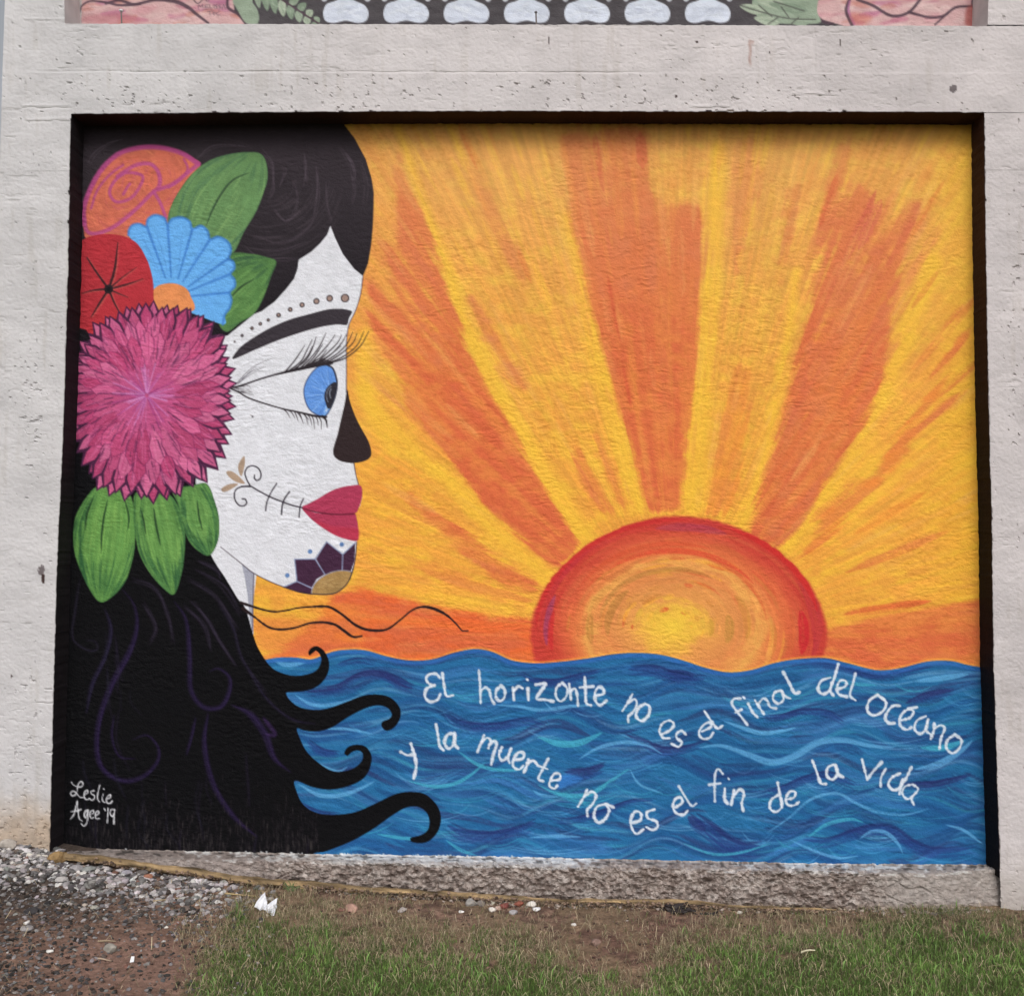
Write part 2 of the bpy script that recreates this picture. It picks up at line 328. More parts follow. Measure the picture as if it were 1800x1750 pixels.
    for q, w in ((CA((750, 205), (830, 243), (960, 250), (1100, 215), (1210, 190)), 9), (CA((320, 430), (400, 480), (520, 500), (640, 495), (780, 468), (900, 495)), 9),
                 (CA((-60, 190), (0, 215), (70, 245), (150, 290)), 9), (CA((1340, 540), (1450, 590), (1570, 635), (1700, 620), (1800, 585)), 9), (CA((900, 1020), (1000, 1030), (1110, 1015), (1250, 970), (1380, 925), (1510, 920)), 7),
                 (CA((1700, 1010), (1760, 1060), (1800, 1090)), 12), (CB((0, 985), (80, 1040), (170, 1110), (270, 1150), (370, 1140)), 20), (CB((590, 1100), (720, 1110), (850, 1070), (960, 1040), (1080, 1050), (1180, 1120), (1280, 1160), (1420, 1160), (1540, 1140)), 12),
                 (CB((370, 435), (470, 430), (580, 405), (720, 410), (820, 460)), 8), (CB((370, 840), (480, 820), (600, 770), (720, 745), (820, 780), (880, 810)), 9), (CB((1130, 800), (1280, 800), (1400, 780), (1510, 750)), 9),
                 (CB((1150, 360), (1280, 310), (1420, 285)), 9), (CB((480, 165), (640, 145), (800, 160), (950, 200), (1100, 195), (1300, 160)), 7), (CB((-150, 190), (-60, 200), (0, 215)), 9),
                 (CA((1360, 180), (1500, 180), (1650, 225), (1800, 235)), 12), (CA((1000, 760), (1120, 760), (1230, 720)), 12), (CA((340, 1060), (450, 1110), (600, 1120), (760, 1080), (840, 1040)), 14),
                 (C3((1060, 590), (1180, 570), (1280, 520), (1370, 520), (1440, 560), (1490, 578)), 9), (C3((1180, 480), (1260, 460), (1340, 470)), 6), (C3((1060, 790), (1120, 830), (1190, 840)), 8), (C3((1020, 1040), (1100, 1080), (1190, 1090)), 8)):
        sw(q, w*1.25, DK if rng.random() < .35 else DP, .68, .38)
        sw([(x+3, y-w*.5) for x, y in q], w*.5, (32, 44, 98), .6, .34)
        sw([(x, y+w*.8) for x, y in q], w*.7, DP, .5, .4)
    LT, CY = (96, 166, 216), (70, 172, 200)
    for q, w in ((CA((850, 560), (980, 600), (1100, 590), (1220, 535)), 9), (CA((120, 810), (260, 840), (380, 825), (480, 770), (560, 700)), 5), (CA((820, 860), (880, 890), (980, 900)), 4), (CA((850, 830), (980, 885), (1140, 885), (1280, 800), (1370, 740)), 6),
                 (CA((1370, 740), (1430, 830), (1560, 880)), 3), (CA((1080, 690), (1200, 620), (1350, 590), (1470, 610), (1560, 660)), 5), (CA((400, 640), (520, 720), (650, 750), (800, 740)), 5), (CA((620, 380), (750, 390), (880, 410), (1020, 390), (1200, 380)), 5),
                 (CA((330, 1140), (420, 1200), (520, 1235)), 4), (CA((800, 1130), (950, 1120), (1100, 1125)), 4), (CB((160, 455), (260, 490), (360, 520), (470, 510), (560, 490)), 6), (CB((20, 600), (150, 590), (300, 640), (420, 680), (540, 650), (680, 570), (820, 560), (960, 590), (1100, 600)), 9),
                 (CB((1200, 720), (1330, 690), (1450, 620), (1520, 560)), 9), (CB((1230, 600), (1360, 600), (1480, 560)), 8), (CB((390, 1070), (520, 980), (640, 880), (780, 850), (880, 900), (1000, 950), (1150, 965), (1290, 930)), 4), (CB((620, 1090), (720, 1020), (850, 990), (930, 1010)), 5),
                 (CB((-60, 1120), (100, 1180), (260, 1170), (420, 1120)), 4), (CB((520, 1100), (650, 1160), (780, 1200), (900, 1190)), 4), (CB((900, 1100), (960, 1060), (1040, 1060), (1110, 1120), (1140, 1180)), 5), (CB((1370, 1020), (1470, 1050), (1580, 1130)), 4),
                 (CB((720, 210), (860, 250), (1000, 260)), 5), (CB((1200, 240), (1350, 220), (1500, 200)), 8), (C3((1010, 600), (1080, 640), (1170, 640), (1280, 610)), 5), (C3((1120, 740), (1220, 740), (1330, 760)), 4), (C3((1080, 870), (1180, 910), (1230, 890)), 4), (C3((1020, 960), (1120, 1010), (1230, 1000), (1340, 950)), 6),
                 (C3((1340, 1165), (1440, 1180), (1560, 1190)), 5), (C3((920, 460), (980, 480), (1060, 470)), 6)):
        sw(q, w*1.3, LT if rng.random() < .5 else CY, .78, .32)
    cv.stroke(tp+np.array((0, 5)), 6, (52, 108, 186), a=.75, soft=3, sm=False, dry=.25, clip=[2])
    cv.poly(CA((1000, 770), (1110, 800), (1010, 840), (960, 850)), (60, 130, 210), 2, a=.7, blur=4)
    # ---- face and neck
    W_ = (221, 222, 230)
    cv.poly([(388, 940), (452, 1000), (445, 1060), (446, 1130), (440, 1130), (360, 1000)], W_, 26, sm=False)
    neckm = C5((205, 785), (286, 850), (280, 1245), (262, 1170), (245, 1000), (230, 900))
    cv.poly(neckm, (160, 162, 178), 26, sm=False, dry=.15)
    cv.stroke(C5((286, 850), (281, 1050), (277, 1235)), 2, (92, 84, 100), a=.9)
    prof = [(581, 392), (600, 400), (650, 440), (638, 487), (634, 517), (625, 546), (615, 567), (611, 583), (609, 608), (609, 640), (609, 663), (610, 690), (616, 720), (622, 790), (622, 813), (626, 836), (630, 851), (637, 873), (633, 889), (623, 903), (629, 930), (627, 953), (625, 977), (621, 999), (614, 1019), (603, 1033), (586, 1043), (557, 1044), (530, 1041), (498, 1031), (471, 1020), (446, 1007), (423, 989), (402, 972), (385, 960), (372, 985), (300, 900), (330, 560), (420, 500), (500, 420)]
    cv.poly(prof, W_, 3, sm=False, var=.045)
    LN = (84, 70, 82)
    cv.stroke([(638, 487), (634, 517), (625, 546), (615, 567), (611, 583), (609, 608), (609, 640), (609, 690)], 1.7, LN, a=.9)
    cv.stroke([(622, 813), (626, 836), (630, 851)], 1.8, LN, a=.9)
    cv.stroke([(627, 953), (625, 977), (621, 999), (614, 1019), (603, 1033), (586, 1043), (557, 1044), (530, 1041), (498, 1031), (471, 1020), (446, 1007), (423, 989), (402, 972), (388, 961)], (1.8, 2.2, 1.6, 1.2), (66, 56, 66), a=.9)
    for i in range(130):
        x, y = U(400, 600), U(430, 1000)
        cv.stroke([(x, y), (x+U(10, 50), y+U(-3, 3)), (x+U(60, 110), y+U(-5, 5))], U(3, 8), np.array((214, 216, 224))+U(-8, 8), a=.35, soft=3, dry=.42, clip=[3], taper=.3)
    # ---- hair
    HT, HB = (50, 43, 49), (5, 3, 9)  # top tone lifted: lens haze over the upper hair put into the paint colour
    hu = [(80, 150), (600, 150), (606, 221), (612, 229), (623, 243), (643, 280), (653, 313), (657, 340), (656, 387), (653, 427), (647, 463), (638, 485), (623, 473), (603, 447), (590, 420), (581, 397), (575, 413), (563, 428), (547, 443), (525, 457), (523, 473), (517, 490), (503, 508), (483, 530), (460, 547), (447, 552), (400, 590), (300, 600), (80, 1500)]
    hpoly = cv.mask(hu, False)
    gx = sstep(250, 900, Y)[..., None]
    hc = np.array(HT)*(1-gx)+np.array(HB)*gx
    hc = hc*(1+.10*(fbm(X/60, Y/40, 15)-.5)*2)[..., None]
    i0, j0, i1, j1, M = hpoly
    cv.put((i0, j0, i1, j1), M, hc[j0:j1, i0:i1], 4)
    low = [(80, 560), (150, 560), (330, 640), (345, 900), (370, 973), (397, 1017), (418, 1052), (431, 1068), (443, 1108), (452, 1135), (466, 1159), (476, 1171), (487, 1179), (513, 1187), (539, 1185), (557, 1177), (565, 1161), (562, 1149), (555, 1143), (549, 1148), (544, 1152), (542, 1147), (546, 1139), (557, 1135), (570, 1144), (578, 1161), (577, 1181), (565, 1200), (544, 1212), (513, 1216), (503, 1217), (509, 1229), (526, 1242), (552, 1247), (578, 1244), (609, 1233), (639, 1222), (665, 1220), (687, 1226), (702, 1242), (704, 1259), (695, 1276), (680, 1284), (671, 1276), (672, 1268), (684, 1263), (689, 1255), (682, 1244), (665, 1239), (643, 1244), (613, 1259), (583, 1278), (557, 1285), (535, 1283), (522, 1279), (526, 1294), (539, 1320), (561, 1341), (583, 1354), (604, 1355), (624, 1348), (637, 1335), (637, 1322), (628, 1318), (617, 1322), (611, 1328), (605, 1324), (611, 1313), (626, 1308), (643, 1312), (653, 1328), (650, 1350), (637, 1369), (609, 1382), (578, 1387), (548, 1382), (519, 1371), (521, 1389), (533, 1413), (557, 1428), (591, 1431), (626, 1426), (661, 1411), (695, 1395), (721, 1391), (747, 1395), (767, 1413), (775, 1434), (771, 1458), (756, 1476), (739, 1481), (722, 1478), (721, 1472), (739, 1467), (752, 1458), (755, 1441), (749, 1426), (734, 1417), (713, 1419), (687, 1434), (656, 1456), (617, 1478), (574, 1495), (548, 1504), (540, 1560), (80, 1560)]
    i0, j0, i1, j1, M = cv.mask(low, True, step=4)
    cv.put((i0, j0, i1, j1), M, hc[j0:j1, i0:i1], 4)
    # hair lights
    PU, GY = (46, 32, 74), (58, 50, 68)
    def hl(p, w, col, a=.55): cv.stroke(p, w, col, a=a, soft=4, dry=.22, taper=.25, clip=[4]); cv.stroke([(x+1.5, y+.5) for x, y in p], np.array(w)*.3 if np.ndim(w) else w*.3, np.array(col)*1.25, a=a*.6, soft=1.5, dry=.4, taper=.25, clip=[4])
    hl(C3((310, 170), (360, 240), (370, 330), (340, 430), (270, 560), (220, 700), (210, 830), (240, 910), (320, 950), (400, 930), (455, 870), (455, 810), (410, 765), (350, 785)), (8, 12, 10, 9, 8), PU)
    hl(C3((520, 220), (570, 300), (585, 450), (590, 580), (640, 650), (710, 650), (745, 590), (745, 530), (700, 495), (660, 510)), 9, PU)
    hl(C3((750, 640), (830, 680), (890, 760), (930, 860), (1000, 920)), (8, 14, 12, 5), PU)
    hl(C3((660, 670), (645, 800), (680, 960), (760, 1090), (860, 1180)), 10, PU)
    hl(C3((240, 250), (265, 340), (240, 450), (190, 560), (165, 680)), 8, (44, 38, 68)); hl(C3((280, 680), (270, 770), (300, 850), (370, 860)), 4, PU); hl(C3((610, 690), (590, 780), (570, 850)), 5, PU)
    hl(C3((140, 130), (120, 260), (110, 370), (170, 420), (210, 415), (200, 385), (160, 380)), 4, (48, 44, 62)); hl(C3((880, 690), (930, 760), (890, 760)), 9, (62, 40, 88))
    hl(C3((820, 500), (900, 620), (1000, 700), (1100, 720)), 5, (40, 34, 58)); hl(C3((700, 230), (760, 330), (800, 460), (900, 600)), 5, (44, 38, 60))
    for p in ((C3((610, 90), (720, 160), (790, 290))), (C3((580, 130), (690, 200), (780, 340))), (C3((350, 130), (440, 170), (500, 280), (520, 400))), (C3((400, 230), (440, 320), (430, 400))), (C3((560, 240), (640, 320), (680, 420))), (C3((590, 220), (650, 290), (700, 380), (780, 480))), (C3((620, 60), (700, 90), (720, 130)))):
        for q in range(3): hl([(x+U(-6, 6), y+U(-5, 5)) for x, y in p], U(2, 4), GY, .42)
    for i in range(46):
        x, y = U(100, 560), U(1080, 1480); l = U(40, 120)
        if x-100 > (y-1000)*1.1: continue
        hl([(x, y), (x+U(-8, 8), y+l/2), (x+U(-5, 25), y+l)], U(1.5, 4), (38, 32, 52) if i % 2 else (30, 30, 44), .5)
    for i in range(900):   # thin dry paint near the foot
        x, y = U(95, 560), 1503-abs(rng.normal(0, 40)); l = U(5, 16)
        cv.stroke([(x, y), (x+U(-1, 1), y-l)], U(.8, 1.8), (66, 61, 60), a=U(.2, .55), soft=1, sm=False, clip=[4], dry=.3)
    GB = (98, 86, 98)
    for p in (C1((1200, 330), (1235, 370), (1210, 450)), C1((1330, 270), (1350, 350), (1340, 440)), C1((1510, 220), (1560, 290), (1590, 370)), C1((1540, 260), (1590, 330), (1610, 420)), C1((1180, 560), (1240, 620), (1330, 560)), C1((1110, 250), (1160, 330), (1170, 450), (1150, 520)),
              C1((1020, 760), (1100, 815), (1230, 832), (1310, 828)), C1((1460, 420), (1450, 540), (1480, 640)), C1((1580, 360), (1600, 470), (1590, 540)), C1((200, 340), (230, 280), (300, 220), (380, 200)), C1((760, 300), (850, 240), (950, 230), (1060, 235)), C1((1280, 400), (1300, 520), (1270, 620)), C1((1400, 330), (1410, 480), (1390, 620)),
              C1((1060, 700), (1200, 740), (1330, 690), (1400, 600)), C1((1080, 780), (1200, 790), (1350, 740)), C1((720, 210), (850, 190), (1000, 210), (1100, 240)), C1((1630, 300), (1660, 420), (1650, 560)), C1((160, 400), (165, 520), (160, 640))):
        for q in range(3): cv.stroke([(x+U(-4, 4), y+U(-4, 4)) for x, y in p], U(1, 2.6), GB, a=U(.2, .55), soft=1.8, dry=.42, taper=.3, clip=[4])
    for i in range(150):
        t = U(0, 1); a0 = U(.2, 1.5); r = U(60, 180); cx_, cy_ = 470, 300
        tt = np.linspace(a0, a0+U(.25, .6), 6)
        cv.stroke([(cx_+r*np.cos(q)*.85, cy_+r*np.sin(q)*.85) for q in tt], U(1.2, 3), (70, 61, 68) if i % 3 else (40, 34, 40), a=.4, soft=1.8, dry=.42, taper=.3, clip=[4])
    cv.stroke([(638, 486), (647, 463), (653, 427), (656, 387), (657, 340), (653, 313)], 1.2, (120, 90, 70), a=.5)
    BL = (40, 33, 38)
    # ---- brow, dots, eye
    cv.poly(C4((125, 660), (160, 600), (205, 555), (260, 515), (400, 430), (560, 360), (720, 315), (860, 280), (960, 275), (1020, 285), (1045, 300), (1020, 350), (1005, 398), (930, 395), (800, 415), (640, 460), (480, 515), (300, 590), (190, 640)), (56, 50, 57), 5)
    nd = 0
    for x, y, r in ((143, 528, 8), (200, 481, 12), (276, 425, 14), (340, 390, 14), (401, 361, 13), (480, 323, 18), (570, 281, 18), (661, 245, 20), (771, 217, 24), (873, 195, 26), (991, 193, 33)):
        c_ = C4((x, y))[0]; r /= 4.375
        cv.dot(c_, r, (60, 52, 58), 70+nd); cv.dot(c_, max(.6, r-1.9), (166, 140, 130), 70+nd, a=.95); nd += 1
    iris = C4((850, 705), (895, 730), (920, 790), (930, 860), (915, 950), (880, 1040), (840, 1098), (780, 1090), (720, 1050), (685, 980), (675, 900), (695, 830), (740, 760), (795, 715))
    cv.poly(iris, (98, 148, 222), 6)
    for i in range(70):
        a_ = U(1.6, 4.8); c0 = np.array(C4((880, 930))[0]); r0, r1 = U(10, 22), U(28, 44)
        d = np.array((np.cos(a_), np.sin(a_)*1.1))
        cv.stroke([c0+d*r0, c0+d*r1], U(.8, 2), [(130, 178, 240), (70, 118, 196), (160, 200, 246), (84, 136, 214)][rng.integers(4)], a=.6, clip=[6], sm=False)
    cv.stroke(iris+[iris[0]], 2, (60, 74, 112), a=.85, clip=[6, 3])
    cv.stroke(C4((850, 705), (895, 730), (920, 790), (930, 860), (915, 950), (880, 1040)), 3, (48, 50, 66), a=.9)
    cv.poly(C4((922, 838), (885, 850), (848, 888), (832, 940), (838, 985), (862, 1045), (890, 1010), (910, 950), (924, 900)), (44, 42, 52), 25)
    cv.stroke(C4((885, 870), (860, 895), (848, 945), (860, 990)), 1.3, (150, 160, 180), a=.8); cv.stroke(C4((885, 890), (872, 920), (880, 960)), 1.8, (170, 180, 196), a=.7)
    cv.stroke(C4((845, 1060), (856, 1045)), 1.8, (230, 236, 244), a=.9, sm=False)
    cv.stroke(C4((20, 890), (100, 885), (200, 862), (330, 818), (430, 788), (520, 765), (640, 737), (760, 712), (890, 690)), (1.5, 3, 2.6, 3, 5, 6, 5), BL, idv=7)
    cv.poly(C4((590, 745), (700, 705), (800, 672), (860, 668), (895, 692), (880, 708), (760, 715), (640, 742)), (46, 40, 46), 7, a=.85, dry=.3)
    cv.stroke(C4((110, 888), (180, 920), (250, 960), (380, 1005), (520, 1045), (640, 1070), (760, 1098), (845, 1105)), (2, 2.6, 2.2, 3, 4.2), BL, idv=7)
    for i in range(46):
        t = U(0, 1); x0 = 130+t*170; yt = 880-t*40; yb = 895+t*75; y0 = U(yt, yb)
        cv.stroke(C4((x0-30, y0+U(-8, 2)), (x0+U(5, 40), y0+U(-12, 12))), U(.5, 1.4), BL, a=.55*(1-t*.7), sm=False)
    for p in (((150, 860), (230, 770), (330, 695), (425, 660)), ((170, 850), (250, 770), (310, 720)), ((200, 812), (280, 755), (375, 720)), ((180, 840), (250, 790), (330, 745))):
        cv.stroke(C4(*p), (1.6, 1.1, .6), (96, 92, 102), a=.8, dry=.2)
    for p in (((525, 765), (590, 690), (640, 620), (680, 555)), ((560, 750), (650, 680), (700, 590), (740, 510)), ((590, 745), (690, 670), (740, 580), (770, 490)), ((640, 735), (720, 660), (790, 570), (845, 460)), ((680, 720), (750, 650), (820, 545)),
              ((720, 705), (800, 620), (870, 540), (915, 475)), ((760, 700), (850, 620), (930, 540), (965, 475)), ((790, 695), (900, 610), (970, 530), (1003, 470)), ((820, 690), (930, 620), (1010, 540), (1050, 455)), ((850, 690), (960, 620), (1050, 540), (1083, 465)),
              ((870, 690), (980, 640), (1080, 560), (1137, 450)), ((880, 690), (1000, 650), (1110, 560), (1175, 447)), ((610, 740), (700, 640), (740, 560)), ((700, 710), (800, 650), (850, 590)), ((740, 700), (860, 640), (960, 560))):
        cv.stroke(C4(*p), (2.6, 2.1, 1.9, .9), BL, a=.92, idv=7)
    for p in (((515, 1045), (545, 1070), (568, 1112)), ((555, 1055), (580, 1070), (607, 1115)), ((600, 1060), (615, 1090), (632, 1138)), ((640, 1072), (655, 1110), (670, 1158)), ((675, 1078), (695, 1115), (706, 1165)), ((700, 1082), (725, 1120), (737, 1172)), ((730, 1090), (750, 1130), (756, 1202)), ((760, 1095), (780, 1130), (784, 1172)), ((785, 1098), (808, 1140), (808, 1202)), ((660, 1075), (690, 1100), (716, 1130)), ((620, 1068), (640, 1090), (656, 1120))):
        cv.stroke(C4(*p), (2, 1.5, .7), BL, a=.85, idv=7)
    cv.stroke(C4((815, 1100), (845, 1130), (856, 1190)), (4, 3, .8), BL, idv=7)
    cv.dot(C4((281, 1103))[0], 1.8, (80, 76, 84)); cv.dot((441, 730), 1, (110, 100, 100))
    # ---- nose, lips
    cv.poly(C4((1008, 897), (1030, 990), (1070, 1100), (1120, 1200), (1170, 1290), (1193, 1370), (1185, 1415), (1140, 1445), (1050, 1460), (960, 1445), (912, 1412), (900, 1375), (910, 1320), (935, 1240), (960, 1130), (990, 1000)), (48, 36, 38), 8)
    LIP = (172, 58, 88)
    cv.poly(C5((605, 422), (655, 390), (710, 360), (800, 308), (880, 282), (940, 273), (982, 272), (998, 290), (1001, 330), (995, 370), (980, 415), (950, 460), (845, 470), (740, 458)), LIP, 9, step=2)
    r = cv.poly(C5((605, 422), (700, 455), (845, 462), (948, 460), (962, 485), (972, 530), (976, 590), (968, 637), (900, 628), (820, 600), (730, 545), (660, 490)), LIP, 9, step=2)
    cv.poly(C5((690, 500), (800, 540), (970, 560), (968, 635), (900, 626), (820, 598), (740, 550)), (190, 50, 72), None, a=.55, blur=4)
    cv.stroke(C5((605, 422), (670, 442), (740, 456), (845, 465), (948, 461)), (1.6, 2.4, 2), (90, 24, 44), a=.95)
    # ---- cheek scroll
    GD = (172, 148, 128)
    for p in (((222, 80), (195, 115), (182, 150), (190, 190), (205, 215), (218, 175), (228, 120)), ((104, 186), (130, 178), (165, 195), (200, 225), (228, 262), (180, 255), (130, 225)), ((70, 300), (100, 275), (145, 262), (185, 263), (150, 290), (110, 312), (78, 315))):
        cv.poly(C5(*p), GD, 10, var=.08)
    for p, w in ((((265, 280), (240, 235), (228, 190), (245, 155), (280, 145), (315, 160), (333, 195), (328, 230), (305, 242), (290, 225), (292, 206)), 2.3), (((205, 280), (265, 280), (310, 305), (385, 345), (470, 380), (540, 405), (605, 420)), 2.4),
                 (((265, 282), (210, 282), (170, 300), (158, 335), (165, 375), (190, 405), (225, 407), (240, 385), (232, 365), (210, 362)), 2.3), (((437, 262), (400, 320), (372, 385), (364, 440)), 2.2), (((522, 315), (490, 360), (475, 400), (468, 465)), 2.6), (((613, 362), (592, 410), (585, 482)), 2.2)):
        cv.stroke(C5(*p), w, (50, 44, 54), idv=10)
    # ---- chin flower
    PP, OL = (66, 38, 62), (140, 152, 186)
    pet = (((555, 760), (690, 758), (755, 858), (700, 890), (668, 945), (570, 905)), ((765, 645), (872, 728), (870, 832), (800, 842), (757, 862), (697, 758)), ((955, 650), (872, 728), (870, 832), (925, 840), (948, 770)), ((482, 943), (570, 905), (668, 950), (665, 987), (580, 978)))
    for p in pet: cv.poly(C5(*p), PP, 11, sm=False, var=.06)
    for p in (((555, 760), (690, 758)), ((690, 758), (765, 645)), ((765, 645), (872, 728)), ((872, 728), (955, 650)), ((690, 758), (755, 860)), ((872, 728), (869, 834)), ((555, 760), (570, 905)), ((570, 905), (482, 943)), ((570, 905), (668, 950))):
        cv.stroke(C5(*p), 2.2, OL, sm=False, a=.9, idv=11)
    cv.poly(C5((665, 987), (672, 955), (690, 920), (730, 880), (800, 845), (870, 834), (928, 842), (915, 895), (875, 950), (810, 985), (740, 990)), (168, 134, 84), 28, var=.18)
    for i in range(14): cv.stroke([(553+U(0, 40), 1015+U(0, 22)), (563+U(0, 45), 1012+U(0, 22))], 1.6, (196, 164, 112) if i % 2 else (140, 108, 66), a=.5, clip=[28], dry=.3, sm=False)
    cv.stroke(C5((665, 987), (680, 930), (730, 880), (800, 845), (870, 832), (928, 842)), 1.6, OL, a=.7)
    for x, y in ((657, 709), (866, 662), (507, 866)): cv.dot(C5((x, y))[0], 4, (96, 130, 182), 11)
    cv.stroke([(621, 999), (614, 1019), (603, 1033), (586, 1043), (557, 1044), (530, 1041), (498, 1031)], 1.8, (50, 42, 50), a=.9)
    # ---- strands
    cv.stroke(C5((200, 1045), (280, 1072), (360, 1095), (430, 1105), (510, 1095), (580, 1080), (720, 1070), (790, 1077), (870, 1125), (960, 1195), (1050, 1226), (1160, 1222), (1250, 1160), (1330, 1095), (1400, 1073), (1480, 1088), (1560, 1130), (1620, 1185), (1660, 1230), (1698, 1230)),
              (5, 3.4, 2.8, 2.6, 4.4, 4, 4.6, 5, 3, 3, 6, 3, 2), (38, 26, 28), idv=22, rough=.22)
    cv.stroke(C5((215, 1085), (290, 1140), (380, 1205), (460, 1222), (560, 1210), (650, 1182), (740, 1175), (820, 1190), (880, 1230), (940, 1270), (998, 1265)), (6, 3, 4, 4, 3, 4, 5, 5, 3), (38, 26, 28), idv=23, rough=.22)
    # ---- rose
    OG, MG = (204, 108, 86), (174, 74, 130)
    cv.poly(C1((165, 620), (172, 550), (205, 450), (270, 350), (360, 270), (470, 235), (580, 235), (690, 265), (760, 300), (786, 325), (770, 400), (710, 470), (660, 520), (630, 580), (640, 660), (500, 690), (400, 720), (300, 720), (190, 720), (172, 670)), OG, 12, var=.1)
    for i in range(220):
        a0 = U(0, 6.28); k = U(.15, 1); tt = np.linspace(a0, a0+U(.3, .9), 6)
        cx_, cy_ = C1((395, 460))[0] if rng.random() < .6 else C1((560, 420))[0]
        sx, sy, rot = 62*k, 84*k, .55
        cv.stroke([(cx_+sx*np.cos(q)*np.cos(rot)-sy*np.sin(q)*-np.sin(rot)*-1, cy_+sx*np.cos(q)*np.sin(rot)+sy*np.sin(q)*np.cos(rot)) for q in tt], U(1.5, 4), [(222, 132, 96), (188, 90, 92), (210, 104, 84), (198, 96, 106)][rng.integers(4)], a=.5, soft=1.6, dry=.42, taper=.3, clip=[12])
    for p, w in ((((172, 640), (175, 550), (210, 450), (270, 350), (360, 270), (470, 240), (580, 240), (690, 270), (775, 325)), 9), (((172, 600), (190, 680), (250, 690), (340, 650), (440, 570), (520, 490), (570, 440), (565, 370), (520, 325), (440, 335), (350, 390)), 7),
                 (((390, 370), (330, 420), (308, 480), (345, 525), (420, 505), (470, 440), (482, 390), (430, 372), (390, 372)), 5.5), (((380, 485), (400, 450), (415, 430)), 5), (((565, 460), (640, 432), (720, 372), (778, 325)), 7), (((540, 470), (575, 530), (605, 610)), 6), (((210, 560), (240, 470), (300, 390), (380, 330)), 4), (((700, 300), (720, 350), (690, 400), (620, 450)), 4)):
        cv.stroke(C1(*p), w, MG, a=.82, soft=2.6, dry=.16, clip=[12, 4])
        cv.stroke([(x+1, y+1) for x, y in C1(*p)], w*.3, (190, 96, 158), a=.5, soft=1.5, dry=.4, clip=[12])
    cv.stroke(C1((172, 640), (175, 550), (210, 450), (270, 350), (360, 270), (470, 238), (580, 238), (690, 268), (782, 325)), 5, MG, a=.9, soft=1.6, idv=12)
    # ---- leaves
    def leaf(pts, idv, base, dark, lite, rib, n=150, ax=None):
        cv.poly(pts, base, idv, var=.08)
        P = np.array(pts); c0 = P.mean(0)
        (bx, by), (tx, ty) = ax
        for i in range(n):
            t0 = U(0, .75); t1 = min(1, t0+U(.12, .35)); o = U(-1, 1)
            pp = []
            wd = np.abs((P-np.array((bx, by)))@np.array((-(ty-by), tx-bx)))/np.hypot(tx-bx, ty-by); W2 = wd.max()
            d = np.array((tx-bx, ty-by)); nn = np.array((-d[1], d[0]))/np.hypot(*d)
            for t in np.linspace(t0, t1, 5):
                pp.append(np.array((bx, by))+d*t+nn*o*W2*np.sin(np.pi*(.12+.85*t))**.8)
            edge = abs(o) > .62 or t1 > .85
            col = dark if (edge and rng.random() < .7) else (lite if rng.random() < .6 else base)
            cv.stroke(pp, U(2, 5.5), np.array(col)*U(.92, 1.1), a=U(.3, .7), soft=2, dry=.42, taper=.3, clip=[idv], step=6)
        for r_, w in rib:
            cv.stroke(r_, w, np.array(dark)*.62, a=.8, soft=1.6, dry=.2, taper=.35, clip=[idv])
            cv.stroke([(x+w*.8, y+1) for x, y in r_], w*.6, lite, a=.4, soft=1.6, dry=.35, taper=.35, clip=[idv])
        cv.stroke(list(pts)+[pts[0]], 2.6, np.array(dark)*.85, a=.55, soft=2, dry=.25, clip=[idv])
    GL = (106, 146, 88); GDk = (58, 98, 62); GLt = (132, 170, 104)
    leaf(C1((620, 650), (628, 560), (680, 460), (750, 370), (830, 310), (930, 275), (1040, 262), (1105, 272), (1135, 320), (1142, 400), (1120, 480), (1080, 580), (1020, 680), (960, 795), (900, 790), (700, 720)), 13, (100, 138, 88), (70, 106, 78), (120, 156, 98),
         [(C1((1050, 370), (960, 410), (900, 480), (850, 570), (815, 660)), 4), (C1((1000, 370), (960, 390)), 3), (C1((760, 470), (720, 560)), 2), (C1((950, 560), (890, 640)), 2)], ax=(C1((760, 800))[0], C1((1090, 262))[0]))
    leaf(C1((950, 800), (1060, 800), (1130, 815), (1188, 840), (1160, 920), (1120, 1030), (1070, 1115), (1000, 1160), (925, 1210), (880, 1150), (900, 1000), (930, 900)), 14, (86, 128, 72), (56, 90, 62), (108, 148, 84),
         [(C1((1075, 930), (1000, 975), (945, 1030)), 3.4), (C1((1060, 1090), (980, 1140)), 2)], ax=(C1((880, 1150))[0], C1((1180, 840))[0]))
    # ---- daisy
    DB, DD = (104, 172, 236), (66, 128, 206)
    dpts = C1((408, 700), (412, 670), (430, 648), (465, 642), (500, 655), (512, 615), (550, 595), (595, 610), (614, 642), (640, 615), (690, 608), (730, 630), (745, 668), (790, 652), (825, 680), (838, 722), (880, 710), (930, 735), (948, 775), (938, 822), (960, 842), (966, 875), (945, 905), (966, 935), (968, 970), (942, 1002), (950, 1040), (940, 1085), (915, 1120), (905, 1170), (700, 1100), (560, 1100), (530, 960), (505, 850), (450, 760))
    cv.poly(dpts, DB, 15, step=2)
    cen = C1((640, 1030))[0]
    for i in range(220):
        tgt = np.array(dpts[rng.integers(0, 29)])+rng.normal(0, 8, 2); c0 = np.array(cen); a_, b_ = sorted(U(.25, .95, 2))
        cv.stroke([c0+(tgt-c0)*a_, c0+(tgt-c0)*b_], U(1.5, 4), [(122, 188, 246), (88, 156, 226), (104, 172, 238)][rng.integers(3)], a=.45, dry=.42, sm=False, clip=[15], soft=1.6, taper=.3)
